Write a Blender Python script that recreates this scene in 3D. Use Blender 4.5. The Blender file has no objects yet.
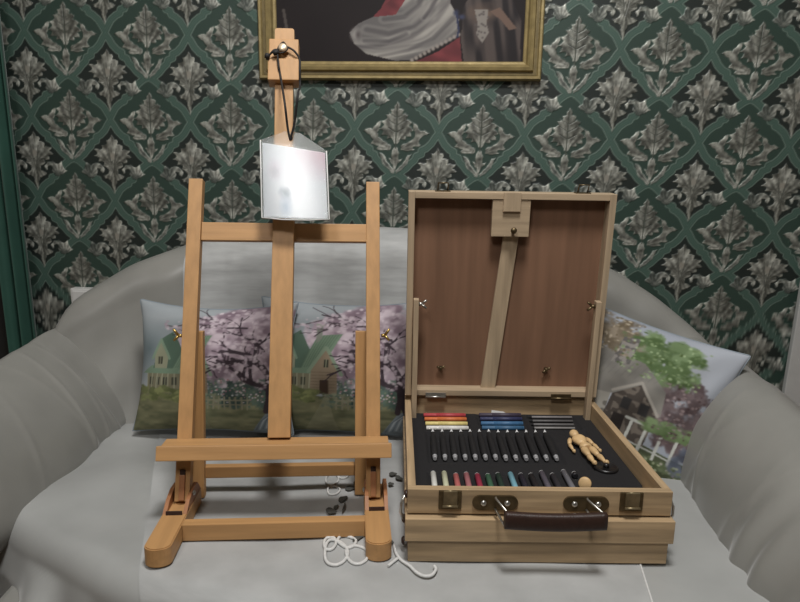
import bpy, bmesh, math, random
import numpy as np
from mathutils import Vector, Matrix, Euler
random.seed(4)
RNG = np.random.default_rng(7)
SC = bpy.context.scene
COL = SC.collection
PI = math.pi

# ------------------------------------------------------------------ camera, light, exposure
F_PX = 620.0
PITCH, ROLL, CAM_Z = math.radians(12.7), math.radians(1.2), 1.04
_f = Vector((0, math.cos(PITCH), -math.sin(PITCH)))
_u0 = Vector((0, math.sin(PITCH), math.cos(PITCH)))
_x = math.cos(ROLL) * Vector((1, 0, 0)) + math.sin(ROLL) * _u0
_u = -math.sin(ROLL) * Vector((1, 0, 0)) + math.cos(ROLL) * _u0
cam = bpy.data.cameras.new('camera')
cam.sensor_width = 36.0
cam.lens = 36.0 * F_PX / 800.0
cam.clip_start = 0.02
camo = bpy.data.objects.new('camera', cam)
COL.objects.link(camo)
camo.matrix_world = Matrix(((_x.x, _u.x, -_f.x, 0), (_x.y, _u.y, -_f.y, 0), (_x.z, _u.z, -_f.z, CAM_Z), (0, 0, 0, 1)))
SC.camera = camo

W = bpy.data.worlds.new('room_ambient')
W.use_nodes = True
W.node_tree.nodes['Background'].inputs[0].default_value = (0.80, 0.86, 0.92, 1)
W.node_tree.nodes['Background'].inputs[1].default_value = 0.56
SC.world = W


def area(name, loc, target, size, power, color):
    l = bpy.data.lights.new(name, 'AREA')
    l.shape = 'DISK'
    l.size = size
    l.energy = power
    l.color = color
    o = bpy.data.objects.new(name, l)
    o.location = loc
    o.rotation_euler = (Vector(target) - Vector(loc)).to_track_quat('-Z', 'Y').to_euler()
    COL.objects.link(o)
    return o


area('ceiling_light', (-0.52, -0.80, 2.55), (-0.15, 1.2, 0.6), 0.55, 18.0, (1.0, 0.985, 0.965))
area('ceiling_light', (0.10, 0.40, 2.60), (0.0, 0.9, 0.5), 0.40, 34.0, (1.0, 0.985, 0.965))

SC.view_settings.view_transform = 'Standard'
SC.view_settings.look = 'None'
SC.view_settings.gamma = 1.0
SC.view_settings.exposure = 0.0


# ------------------------------------------------------------------ helpers
def ray(px, py):
    return _f + (px - 400) / F_PX * _x + (301 - py) / F_PX * _u


CAM = Vector((0, 0, CAM_Z))


def at_d(px, py, d):
    return CAM + ray(px, py) * d


def at_z(px, py, z):
    r = ray(px, py)
    return CAM + r * ((z - CAM_Z) / r.z)


def lin(c):
    c = np.asarray(c, float) / 255.0
    return np.where(c <= 0.04045, c / 12.92, ((c + 0.055) / 1.055) ** 2.4)


def rgba(c):
    l = lin(c)
    return (float(l[0]), float(l[1]), float(l[2]), 1.0)


def mat(name, color, rough=0.6, metal=0.0, var=0.08, scale=30.0, bump=0.0, bscale=None, stretch=(1, 1, 1), spec=0.5, sheen=0.0):
    m = bpy.data.materials.new(name)
    m.use_nodes = True
    nt = m.node_tree
    b = nt.nodes['Principled BSDF']
    b.inputs['Roughness'].default_value = rough
    b.inputs['Metallic'].default_value = metal
    b.inputs['Specular IOR Level'].default_value = spec
    if sheen:
        b.inputs['Sheen Weight'].default_value = sheen
        b.inputs['Sheen Roughness'].default_value = 0.35
    tc = nt.nodes.new('ShaderNodeTexCoord')
    mp = nt.nodes.new('ShaderNodeMapping')
    mp.inputs['Scale'].default_value = stretch
    nz = nt.nodes.new('ShaderNodeTexNoise')
    nz.inputs['Scale'].default_value = scale
    nz.inputs['Detail'].default_value = 5
    rp = nt.nodes.new('ShaderNodeValToRGB')
    c = np.array(rgba(color)[:3])
    lo, hi = c * (1 - 2 * var), np.minimum(c * (1 + 2 * var), 1)
    rp.color_ramp.elements[0].position = 0.3
    rp.color_ramp.elements[1].position = 0.7
    rp.color_ramp.elements[0].color = (*lo, 1)
    rp.color_ramp.elements[1].color = (*hi, 1)
    nt.links.new(tc.outputs['Object'], mp.inputs[0])
    nt.links.new(mp.outputs[0], nz.inputs['Vector'])
    nt.links.new(nz.outputs[0], rp.inputs[0])
    nt.links.new(rp.outputs[0], b.inputs['Base Color'])
    if bump:
        n2 = nt.nodes.new('ShaderNodeTexNoise')
        n2.inputs['Scale'].default_value = bscale or scale
        n2.inputs['Detail'].default_value = 3
        bp = nt.nodes.new('ShaderNodeBump')
        bp.inputs['Strength'].default_value = bump
        bp.inputs['Distance'].default_value = 0.002
        nt.links.new(mp.outputs[0], n2.inputs['Vector'])
        nt.links.new(n2.outputs[0], bp.inputs['Height'])
        nt.links.new(bp.outputs[0], b.inputs['Normal'])
    return m


def wood(name, color, axis, var=0.13, rough=0.5, ring=0.0, scale=1.0):
    """grain stretched along an object axis"""
    st = [55 * scale, 55 * scale, 55 * scale]
    st[axis] = 4.0 * scale
    return mat(name, color, rough, 0, var, 1.6, 0.12, 3.0, tuple(st), spec=0.4)


def painted(name, rough=0.7, rough2=None, metal2=0.0, spec=0.4, bump=0.0):
    """printed surface: colour from the print attribute, its alpha picks the second roughness"""
    m = bpy.data.materials.new(name)
    m.use_nodes = True
    nt = m.node_tree
    b = nt.nodes['Principled BSDF']
    a = nt.nodes.new('ShaderNodeAttribute')
    a.attribute_name = 'print'
    nt.links.new(a.outputs['Color'], b.inputs['Base Color'])
    b.inputs['Roughness'].default_value = rough
    b.inputs['Specular IOR Level'].default_value = spec
    if rough2 is not None:
        for sock, v0, v1 in (('Roughness', rough, rough2), ('Metallic', 0.0, metal2)):
            mr = nt.nodes.new('ShaderNodeMapRange')
            mr.inputs[3].default_value = v0
            mr.inputs[4].default_value = v1
            nt.links.new(a.outputs['Alpha'], mr.inputs[0])
            nt.links.new(mr.outputs[0], b.inputs[sock])
        bp = nt.nodes.new('ShaderNodeBump')
        bp.inputs['Strength'].default_value = 0.5
        bp.inputs['Distance'].default_value = 0.004
        nt.links.new(a.outputs['Alpha'], bp.inputs['Height'])
        nt.links.new(bp.outputs[0], b.inputs['Normal'])
    elif bump:
        tc = nt.nodes.new('ShaderNodeTexCoord')
        n2 = nt.nodes.new('ShaderNodeTexNoise')
        n2.inputs['Scale'].default_value = 900
        bp = nt.nodes.new('ShaderNodeBump')
        bp.inputs['Strength'].default_value = bump
        bp.inputs['Distance'].default_value = 0.001
        nt.links.new(tc.outputs['Object'], n2.inputs['Vector'])
        nt.links.new(n2.outputs[0], bp.inputs['Height'])
        nt.links.new(bp.outputs[0], b.inputs['Normal'])
    return m


def empty(name, label, cat, loc=(0, 0, 0), rot=(0, 0, 0), group=None):
    o = bpy.data.objects.new(name, None)
    o.empty_display_size = 0.05
    COL.objects.link(o)
    o.location = loc
    o.rotation_euler = rot
    return tag(o, label, cat, group)


def tag(o, label=None, cat=None, group=None, kind=None):
    if label: o['label'] = label
    if cat: o['category'] = cat
    if group: o['group'] = group
    if kind: o['kind'] = kind
    return o


def obj(name, bm, m, parent=None, loc=None, rot=None, smooth=None):
    me = bpy.data.meshes.new(name)
    bmesh.ops.recalc_face_normals(bm, faces=bm.faces)
    if smooth is not None:
        for f in bm.faces: f.smooth = smooth
    bm.to_mesh(me)
    bm.free()
    me.materials.append(m)
    o = bpy.data.objects.new(name, me)
    COL.objects.link(o)
    if parent: o.parent = parent
    if loc is not None: o.location = loc
    if rot is not None: o.rotation_euler = rot
    return o


def NB(): return bmesh.new()


def box(bm, x0, x1, y0, y1, z0, z1, bev=0.0015, M=None, seg=2):
    r = bmesh.ops.create_cube(bm, size=1.0)
    vs = r['verts']
    for v in vs:
        v.co = Vector(((x0 + x1) / 2 + v.co.x * (x1 - x0), (y0 + y1) / 2 + v.co.y * (y1 - y0), (z0 + z1) / 2 + v.co.z * (z1 - z0)))
    es = list({e for v in vs for e in v.link_edges})
    if bev:
        r = bmesh.ops.bevel(bm, geom=es, offset=bev, segments=seg, affect='EDGES', profile=0.6)
        vs = list({v for f in r['faces'] for v in f.verts} | {v for v in vs if v.is_valid})
    if M is not None:
        for v in vs: v.co = M @ v.co
    return bm


def tube(bm, pts, rad, n=10, closed=False, cap=True):
    pts = [Vector(p) for p in pts]
    rs = rad if hasattr(rad, '__len__') else [rad] * len(pts)
    rings = []
    up = Vector((0.13, 0.31, 0.94)).normalized()
    N = len(pts)
    for i, p in enumerate(pts):
        if closed: t = pts[(i + 1) % N] - pts[i - 1]
        else: t = pts[min(i + 1, N - 1)] - pts[max(i - 1, 0)]
        t.normalize()
        a = t.cross(up)
        if a.length < 1e-3: a = t.cross(Vector((1, 0, 0)))
        a.normalize()
        b = t.cross(a)
        up = a.cross(t)
        rings.append([bm.verts.new(p + (a * math.cos(k * 2 * PI / n) + b * math.sin(k * 2 * PI / n)) * rs[i]) for k in range(n)])
    for i in range(N if closed else N - 1):
        A, B = rings[i], rings[(i + 1) % N]
        for k in range(n):
            f = bm.faces.new((A[k], A[(k + 1) % n], B[(k + 1) % n], B[k]))
            f.smooth = True
    if cap and not closed:
        bm.faces.new(rings[0][::-1])
        bm.faces.new(rings[-1])
    return bm


def lathe(bm, prof, M=None, n=20, sx=1.0, sy=1.0):
    """profile of (radius, z) turned about z, then placed with M"""
    rings = []
    for r, z in prof:
        rings.append([bm.verts.new(Vector((r * sx * math.cos(k * 2 * PI / n), r * sy * math.sin(k * 2 * PI / n), z))) for k in range(n)])
    fs = []
    for i in range(len(rings) - 1):
        for k in range(n):
            f = bm.faces.new((rings[i][k], rings[i][(k + 1) % n], rings[i + 1][(k + 1) % n], rings[i + 1][k]))
            f.smooth = True
    bm.faces.new(rings[0][::-1])
    bm.faces.new(rings[-1])
    if M is not None:
        for r in rings:
            for v in r: v.co = M @ v.co
    return bm


def prism(bm, poly, axis_vec, M=None):
    """extrude a 3D polygon along a vector"""
    A = [bm.verts.new(Vector(p)) for p in poly]
    B = [bm.verts.new(Vector(p) + Vector(axis_vec)) for p in poly]
    n = len(A)
    bm.faces.new(A)
    bm.faces.new(B[::-1])
    for k in range(n): bm.faces.new((A[k], A[(k + 1) % n], B[(k + 1) % n], B[k]))
    if M is not None:
        for v in A + B: v.co = M @ v.co
    return bm


def frame_z(p, d, xh=(1, 0, 0)):
    """matrix whose z axis is d at p"""
    z = Vector(d).normalized()
    x = Vector(xh)
    x = (x - z * x.dot(z)).normalized()
    y = z.cross(x)
    return Matrix(((x.x, y.x, z.x, p[0]), (x.y, y.y, z.y, p[1]), (x.z, y.z, z.z, p[2]), (0, 0, 0, 1)))


def grid(name, P, m, parent=None, col=None, wrap=False, caps=False, smooth=True):
    """mesh of a (n, m, 3) lattice of points, with print colours if given"""
    n, k = P.shape[:2]
    co = P.reshape(-1, 3)
    idx = np.arange(n * k).reshape(n, k)
    if wrap: q0, q1 = idx, np.roll(idx, -1, 1)
    else: q0, q1 = idx[:, :-1], idx[:, 1:]
    quads = np.stack([q0[:-1], q1[:-1], q1[1:], q0[1:]], -1).reshape(-1, 4)
    loops = quads.reshape(-1)
    starts = np.arange(len(quads)) * 4
    tot = np.full(len(quads), 4)
    if caps:
        c0, c1 = idx[0][::-1], idx[-1]
        starts = np.concatenate([starts, [len(loops), len(loops) + k]])
        tot = np.concatenate([tot, [k, k]])
        loops = np.concatenate([loops, c0, c1])
    me = bpy.data.meshes.new(name)
    me.vertices.add(len(co))
    me.vertices.foreach_set('co', co.astype(np.float32).ravel())
    me.loops.add(len(loops))
    me.loops.foreach_set('vertex_index', loops.astype(np.int32))
    me.polygons.add(len(tot))
    me.polygons.foreach_set('loop_start', starts.astype(np.int32))
    me.polygons.foreach_set('loop_total', tot.astype(np.int32))
    me.polygons.foreach_set('use_smooth', np.full(len(tot), smooth))
    me.update(calc_edges=True)
    me.validate()
    if col is not None:
        ca = me.color_attributes.new('print', 'FLOAT_COLOR', 'POINT')
        c = col.reshape(-1, 4).copy()
        c[:, :3] = lin(c[:, :3])
        ca.data.foreach_set('color', c.astype(np.float32).ravel())
    me.materials.append(m)
    o = bpy.data.objects.new(name, me)
    COL.objects.link(o)
    if parent: o.parent = parent
    return o


# ---- little canvas for prints (wallpaper, cushion prints, painting)
def vnoise(x, y, s, seed):
    """smooth value noise at frequency s"""
    g = np.random.default_rng(seed).random((64, 64))
    X, Y = x * s, y * s
    i, j = np.floor(X).astype(int), np.floor(Y).astype(int)
    fx, fy = X - i, Y - j
    fx, fy = fx * fx * (3 - 2 * fx), fy * fy * (3 - 2 * fy)
    a, b, c, d = g[j % 64, i % 64], g[j % 64, (i + 1) % 64], g[(j + 1) % 64, i % 64], g[(j + 1) % 64, (i + 1) % 64]
    return (a * (1 - fx) + b * fx) * (1 - fy) + (c * (1 - fx) + d * fx) * fy


class Canvas:
    def __init__(s, x, y, base):
        s.x, s.y = x, y
        s.c = np.zeros(x.shape + (4,))
        s.c[..., :3] = base
    def put(s, k, color, a=None):
        k = np.clip(k, 0, 1)[..., None]
        color = np.asarray(color, float)
        s.c[..., :3] = s.c[..., :3] * (1 - k) + color * k
        if a is not None: s.c[..., 3:] = s.c[..., 3:] * (1 - k) + a * k
    def inside(s, poly):
        r = np.zeros(s.x.shape, bool)
        p = list(poly)
        for (x0, y0), (x1, y1) in zip(p, p[1:] + p[:1]):
            if y0 == y1: continue
            r ^= ((s.y < y0) != (s.y < y1)) & (s.x < (x1 - x0) * (s.y - y0) / (y1 - y0) + x0)
        return r
    def poly(s, poly, color, a=None, k=1.0): s.put(s.inside(poly) * k, color, a)
    def dist(s, pts):
        d = np.full(s.x.shape, 1e9)
        for (x0, y0), (x1, y1) in zip(pts, pts[1:]):
            vx, vy = x1 - x0, y1 - y0
            t = np.clip(((s.x - x0) * vx + (s.y - y0) * vy) / (vx * vx + vy * vy + 1e-12), 0, 1)
            d = np.minimum(d, np.hypot(s.x - x0 - t * vx, s.y - y0 - t * vy))
        return d
    def line(s, pts, w, color, a=None, k=1.0):
        xs_, ys_ = [p[0] for p in pts], [p[1] for p in pts]
        i0, i1 = np.searchsorted(s.x[0], (min(xs_) - w, max(xs_) + w))
        j0, j1 = np.searchsorted(s.y[:, 0], (min(ys_) - w, max(ys_) + w))
        if i1 <= i0 or j1 <= j0: return
        sub = Canvas.__new__(Canvas)
        sub.x, sub.y, sub.c = s.x[j0:j1, i0:i1], s.y[j0:j1, i0:i1], s.c[j0:j1, i0:i1]
        sub.put((sub.dist(pts) < w) * k, color, a)
        s.c[j0:j1, i0:i1] = sub.c
    def blob(s, cx, cy, rx, ry, color, soft=0.3, seed=None, fr=12, amt=0.5, k=1.0):
        m = 1.7                                # work only in the window the blob can reach
        i0, i1 = np.searchsorted(s.x[0], (cx - m * rx, cx + m * rx))
        j0, j1 = np.searchsorted(s.y[:, 0], (cy - m * ry, cy + m * ry))
        if i1 <= i0 or j1 <= j0: return
        w = np.s_[j0:j1, i0:i1]
        x, y = s.x[w], s.y[w]
        d = np.hypot((x - cx) / rx, (y - cy) / ry)
        if seed is not None: d = d + (vnoise(x + 3, y + 3, fr, seed) - .5) * amt + (vnoise(x + 3, y + 3, fr * 2.7, seed + 1) - .5) * amt * .6
        q = np.clip(np.clip((1 - d) / soft, 0, 1) * k, 0, 1)[..., None]
        s.c[w][..., :3] = s.c[w][..., :3] * (1 - q) + np.asarray(color, float) * q


def sample(C, n, u, v, wrap=False):
    """bilinear lookup of a (n, n, 4) raster at u, v in 0..1"""
    X, Y = u * n - .5, v * n - .5
    i, j = np.floor(X).astype(int), np.floor(Y).astype(int)
    fx, fy = (X - i)[..., None], (Y - j)[..., None]
    if wrap: i0, i1, j0, j1 = i % n, (i + 1) % n, j % n, (j + 1) % n
    else: i0, i1, j0, j1 = [np.clip(t, 0, n - 1) for t in (i, i + 1, j, j + 1)]
    return (C[j0, i0] * (1 - fx) + C[j0, i1] * fx) * (1 - fy) + (C[j1, i0] * (1 - fx) + C[j1, i1] * fx) * fy


def shrink(c, k):
    n = c.shape[0] // k
    return c.reshape(n, k, n, k, 4).mean((1, 3))


# ------------------------------------------------------------------ the room
M_plaster = mat('plaster', (196, 192, 182), 0.9, var=0.02, scale=6)
M_floor = wood('floor_boards', (112, 88, 66), 1, 0.15, 0.5, scale=0.3)
M_white_paint = mat('white_paint', (190, 190, 188), 0.5, var=0.02)
M_dark_panel = mat('dark_panel', (24, 25, 25), 0.7, var=0.1)

bm = NB(); box(bm, -2.6, 2.6, -2.6, 2.6, -0.1, 0, 0); tag(obj('floor', bm, M_floor), kind='structure')
bm = NB(); box(bm, -2.6, 2.6, -2.6, 2.6, 2.7, 2.8, 0); tag(obj('ceiling', bm, M_plaster), kind='structure')
bm = NB(); box(bm, -2.5, -2.4, -2.6, 2.6, 0, 2.7, 0); tag(obj('wall_left', bm, M_plaster), kind='structure')
bm = NB(); box(bm, 2.4, 2.5, -2.6, 2.6, 0, 2.7, 0); tag(obj('wall_right', bm, M_plaster), kind='structure')
bm = NB(); box(bm, -2.5, 2.5, -2.6, -2.5, 0, 2.7, 0); tag(obj('wall_front', bm, M_plaster), kind='structure')

# damask wallpaper: one repeat, drawn about the big leaf; unit = half a repeat
WY = -0.067                                   # the wall is a little turned to the camera
SX, SZ, ROT = 0.12494, 0.12334, 0.022
OX, OZ = -0.1467, 1.1293


def damask():
    n = 576
    t = (np.arange(n) + .5) / n * 2 - 1
    x, y = np.meshgrid(t, t)
    cv = Canvas(x, y, (31, 39, 36))
    quarter_low = [(-1.02, 0), (-.93, .12), (-.84, .27), (-.73, .38), (-.62, .43), (-.62, .52), (-.5, .57), (-.47, .66), (-.38, .74), (-.28, .86), (-.14, .97), (0, 1.02)]
    quarter_up = [(-1.02, 0), (-.93, -.16), (-.84, -.3), (-.72, -.4), (-.62, -.45), (-.6, -.53), (-.5, -.56), (-.46, -.66), (-.36, -.74), (-.26, -.86), (-.12, -.97), (0, -1.02)]
    left = quarter_up[::-1] + quarter_low[1:]
    right = [(-a, b) for a, b in left]
    cv.poly(left + right[::-1], (47, 66, 58))
    D = np.minimum(cv.dist(left), cv.dist(right))
    cv.put(D < .088, (108, 126, 116), .35)
    cv.put(D < .066, (66, 88, 79), .2)
    cv.put(D < .030, (78, 102, 92), .25)
    cv.put(D < .012, (66, 88, 79), .2)
    def leafcol(seed, warm):
        nz = vnoise(x + 3, y + 3, 5, seed) * .6 + vnoise(x + 3, y + 3, 14, seed + 5) * .4
        nz = np.clip((nz - .25) / .5, 0, 1)[..., None]
        return np.array((90, 91, 84) if warm else (84, 90, 85)) * (1 - nz) + np.array((178, 179, 170)) * nz
    leaf = leafcol(11, True); leaf2 = leafcol(21, False)
    def serrate(p):
        out = []
        for (x0, y0), (x1, y1) in zip(p, p[1:] + p[:1]):
            out.append((x0, y0))
            L_ = math.hypot(x1 - x0, y1 - y0)
            if .075 < L_ < .6:
                k_ = max(2, int(L_ / .06))
                for q in range(1, k_):
                    t_ = q / k_; o_ = .012 if q % 2 else -.010
                    out.append((x0 + (x1 - x0) * t_ + o_ * (y1 - y0) / L_, y0 + (y1 - y0) * t_ - o_ * (x1 - x0) / L_))
        return out
    def paint(poly, cols, cx, cy, fr, mirror=True, ox=0, oy=0):
        for s in ((1, -1) if mirror else (1,)):
            p = serrate([(a * s + ox, b + oy) for a, b in poly])
            k = cv.inside(p)
            edge = cv.dist(p + p[:1])
            ang = np.arctan2(x - ox - cx * s, y - oy - cy)
            vein = .5 + .5 * np.cos(ang * fr)
            fine = vnoise(x + 5, y + 5, 34, int(fr * 7)) - .5
            c = cols * (.74 + .34 * vein + .28 * fine)[..., None]
            cv.put(k, c, 1.0)
            cv.put(k & (edge < .022), c * 1.14, 1.0)
    leafA = [(0, -.68), (-.07, -.57), (-.06, -.52), (-.16, -.49), (-.13, -.41), (-.27, -.37), (-.22, -.29), (-.37, -.21), (-.29, -.14), (-.41, -.03), (-.31, 0), (-.37, .12), (-.21, .1), (-.23, .2), (-.1, .17), (-.04, .3), (0, .3)]
    wing = [(-.12, .44), (-.3, .46), (-.46, .43), (-.4, .36), (-.6, .32), (-.54, .23), (-.62, .11), (-.79, .02), (-.67, -.04), (-.57, -.03), (-.46, -.18), (-.37, -.22), (-.4, -.08), (-.45, .05), (-.42, .15), (-.3, .24), (-.12, .33)]
    sprout = [(0, .97), (-.05, .8), (-.17, .64), (-.08, .67), (-.09, .52), (-.05, .4), (0, .36)]
    side = [(-.02, 1.02), (-.2, .87), (-.3, .77), (-.33, .66), (-.39, .52), (-.28, .56), (-.2, .72), (-.1, .83), (-.02, .92)]
    for p, c in ((wing, (-.1, .42)), (side, (0, 1.0)), (sprout, (0, .9)), (leafA, (0, .3))):
        paint(p, leaf if p is not side else leaf2, c[0], c[1], 17)
    cv.line([(0, -.6), (0, .4)], .014, (70, 76, 68), .4)
    for b in (-.42, -.25, -.08):
        for s in (-1, 1): cv.line([(0, b + .12), (s * .2, b)], .009, (80, 84, 77), .5)
    flower = [(0, -.64), (-.07, -.52), (-.15, -.5), (-.13, -.41), (-.27, -.37), (-.25, -.28), (-.46, -.27), (-.37, -.18), (-.48, -.1), (-.34, -.07), (-.37, .03), (-.22, .03), (-.25, .13), (-.12, .2), (-.12, .31), (-.28, .38), (-.2, .44), (-.08, .48), (-.04, .66), (0, .82)]
    curl = [(-.58, .44), (-.82, .3), (-.73, .23), (-.68, .06), (-.57, .14), (-.45, .07), (-.32, .09), (-.22, .2), (-.26, .31), (-.31, .28), (-.31, .2), (-.42, .19), (-.41, .31), (-.5, .42)]
    for ox in (-1, 1):
        for oy in (-1, 1):
            paint(curl, leaf2, -.6, .4, 15, ox=ox, oy=oy)
            paint(flower, leaf, 0, .15, 19, ox=ox, oy=oy)
            cv.blob(ox, oy - .12, .1, .12, (150, 146, 136), .6)
            for s in (-1, 1):
                cv.line([(ox, oy + .3), (ox + s * .1, oy - .3)], .01, (82, 84, 78), .5)
    return shrink(cv.c, 4)


TILE = damask()
xs = np.concatenate([np.arange(-2.62, -1.65, .012), np.arange(-1.65, 1.5, .0028), np.arange(1.5, 2.62, .012)])
zs = np.concatenate([np.arange(0, .62, .012), np.arange(.62, 1.72, .0028), np.arange(1.72, 2.705, .012)])
A, Z = np.meshgrid(xs, zs)
P = np.stack([A * math.cos(WY), 1.9 + A * math.sin(WY), Z], -1)
da, dz = A - OX, Z - OZ
ca, cb = (da * math.cos(ROT) - dz * math.sin(ROT)) / SX, -(da * math.sin(ROT) + dz * math.cos(ROT)) / SZ
M_paper = painted('damask_wallpaper', 0.55, 0.42, 0.15, spec=0.45)
tag(grid('wall_back', P, M_paper, col=sample(TILE, TILE.shape[0], (ca / 2) % 1, ((cb + 1) / 2) % 1, True)), kind='structure')


def on_wall(px, py, off=0.0):
    r = ray(px, py)
    n = Vector((math.sin(WY), -math.cos(WY), 0))
    p0 = Vector((0, 1.9, 0)) + n * off
    return CAM + r * ((p0 - CAM).dot(n) / r.dot(n))


# pale door casing at the right, flat near-black panel at the left beside the curtain
p = on_wall(808, 230, .02)
bm = NB(); box(bm, 0, .10, -.018, .0, 0, 2.2, .003)
tag(obj('trim_1', bm, M_white_paint, loc=(p.x, p.y, 0), rot=(0, 0, WY)), kind='structure')
bm = NB(); box(bm, .11, .9, -.03, .0, 0, 2.15, .003)
tag(obj('door_1', bm, mat('brown_door', (66, 40, 32), .5), loc=(p.x, p.y, 0), rot=(0, 0, WY)), kind='structure')
p = on_wall(4, 200, .01)
bm = NB(); box(bm, -.8, .03, -.03, .0, 0, 2.15, .003)
tag(obj('panel_1', bm, M_dark_panel, loc=(p.x, p.y, 0), rot=(0, 0, WY)), kind='structure')

# green curtain
M_curtain = mat('green_curtain_cloth', (46, 84, 72), 0.75, var=0.06, scale=8, bump=.1, bscale=300, sheen=.3)
p0 = on_wall(-3, 190, .07)
u = np.linspace(0, 1, 60); v = np.linspace(0, 1, 40)
U, V = np.meshgrid(u, v)
P = np.stack([-.015 + U * .085 + 0 * V, -.022 * np.sin(U * 13 + V * .6) - .005 * np.sin(U * 31), .02 + 2.4 * V], -1)
ct = grid('curtain', P, M_curtain)
ct.location = (p0.x, p0.y, 0); ct.rotation_euler = (0, 0, WY)
md = ct.modifiers.new('thick', 'SOLIDIFY'); md.thickness = .003
tag(ct, 'dark green curtain hanging at the left edge beside the patterned wallpaper', 'curtain')

# white wall socket behind the sofa's left end
M_socket = mat('white_plastic', (214, 214, 212), .4, var=.01)
p = on_wall(87, 294, .0)
so = empty('wall_socket', 'small white plastic box on the wallpaper just above left end of sofa back', 'socket', p, (0, 0, WY))
bm = NB(); box(bm, -.036, .05, -.032, -.001, -.04, .024, .004); obj('housing', bm, M_socket, so)
bm = NB(); box(bm, -.028, .03, -.036, -.031, -.018, .016, .002); obj('face_plate', bm, M_socket, so)

# ------------------------------------------------------------------ framed painting
M_gold = mat('aged_gilt', (158, 140, 96), .42, .3, .10, 40, .2, 120)
M_gold2 = mat('dark_gilt', (112, 98, 64), .45, .3, .10, 40, .2, 120)


def painting():
    n = 300
    t = (np.arange(n) + .5) / n
    x, y = np.meshgrid(t, t)                 # y upward from the bottom of the canvas
    cv = Canvas(x, y, (31, 26, 27))
    cv.put(vnoise(x, y, 6, 3) * .5, (44, 37, 38))
    cv.poly([(.40, .2), (.46, .33), (.44, .50), (.50, .62), (.62, .66), (.72, .58), (.75, .42), (.72, .3)], (112, 56, 60))
    red1 = [(.36, .19), (.393, .215), (.43, .26), (.47, .30), (.52, .33), (.58, .36), (.60, .30), (.5, .2)]
    red2 = [(.55, -.01), (.66, .05), (.745, .12), (.752, .05), (.757, -.01)]
    for p in (red1, red2):
        cv.poly(p, (126, 62, 66))
        cv.put(cv.inside(p) * np.clip(vnoise(x + y * .6, y, 22, 5) * 1.6 - .5, 0, 1) * .8, (86, 44, 48))
    white = [(.30, .141), (.317, .089), (.37, .036), (.486, .004), (.553, .008), (.62, .057), (.705, .10), (.742, .13), (.739, .205), (.705, .278), (.69, .36), (.70, .52), (.62, .60), (.54, .56), (.53, .40), (.536, .32), (.486, .226), (.393, .215), (.334, .184)]
    k = cv.inside(white)
    d1 = cv.dist([(.28, .20), (.42, .17), (.55, .20), (.64, .30), (.66, .45)])
    f = vnoise(d1 * 3 + .02 * vnoise(x, y, 9, 61) + 1, x * .25 + y * .1 + 1, 17, 62) * .75 + vnoise(d1 * 7 + 1, x * .4 + 1, 17, 63) * .25
    f = np.clip((f - .3) / .4, 0, 1)[..., None]
    cv.put(k, np.array((104, 101, 100)) * (1 - f) + np.array((160, 156, 150)) * f)
    for pts, w in (([(.33, .07), (.42, .078), (.55, .12), (.65, .20), (.70, .29)], .011), ([(.37, .155), (.46, .135), (.56, .17), (.63, .25), (.655, .36)], .010), ([(.44, .205), (.52, .215), (.58, .27), (.60, .40), (.61, .5)], .009), ([(.42, .025), (.54, .055), (.64, .115), (.715, .21)], .008), ([(.36, .10), (.46, .10), (.53, .135)], .007), ([(.66, .40), (.65, .30), (.60, .21)], .006)):
        dd = cv.dist(pts)
        cv.put(k * np.clip(1.4 - dd / w, 0, 1) * .42, (84, 80, 82))
        cv.put(k * np.clip(1.2 - np.abs(dd - 2.0 * w) / w, 0, 1) * .20, (184, 180, 172))
    cv.blob(.325, .13, .03, .045, (150, 146, 142), .8); cv.blob(.335, .13, .016, .028, (92, 86, 86), .8)
    for i in range(12):                       # scalloped hem
        a = i / 11
        cv.blob(.555 + a * .185, .006 + a * .125, .011, .014, (150, 142, 136), .6)
    # grey-brown drapery at the right
    dr = [(.755, .26), (.75, .1), (.765, -.01), (.99, -.01), (.985, .2), (.93, .34), (.8, .36)]
    g = vnoise(x * 2.2 + y * .25 + 1, y * .35 + 1, 22, 64); g = np.clip((g - .3) / .45, 0, 1)[..., None]
    cv.put(cv.inside(dr), np.array((40, 36, 38)) * (1 - g) + np.array((84, 75, 72)) * g)
    cv.blob(.83, .24, .075, .06, (104, 88, 78), .8, 71, 14, .6)
    cv.poly([(.80, .25), (.855, .25), (.85, .18), (.86, .14), (.835, .09), (.81, .13), (.815, .18)], (138, 132, 126))
    for i in range(16): cv.blob(.805 + .05 * RNG.random(), .11 + .13 * RNG.random(), .006, .007, (92, 86, 84), .6)
    cv.poly([(.86, .24), (.90, .26), (.97, .16), (.94, .15), (.905, .2)], (112, 92, 82))
    cv.blob(.728, .235, .016, .022, (58, 62, 84), .8); cv.blob(.75, .215, .02, .018, (64, 68, 92), .8)
    cv.line([(.73, .23), (.74, .15), (.735, .12)], .004, (56, 60, 84))
    cv.line([(.03, .25), (.04, .17), (.05, .12)], .006, (110, 104, 98), k=.6)
    cv.blob(.5, .62, .22, .3, (58, 47, 45), .9)
    return cv.c


PB = on_wall(398.5, 81, .0)
fr = empty('framed_painting', 'gold framed painting of draped white and red cloth, on wallpaper above the sofa', 'painting', PB, (math.radians(-1.2), -ROLL * .35, WY))
FW, FH = .812, .66
rails = NB()
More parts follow.
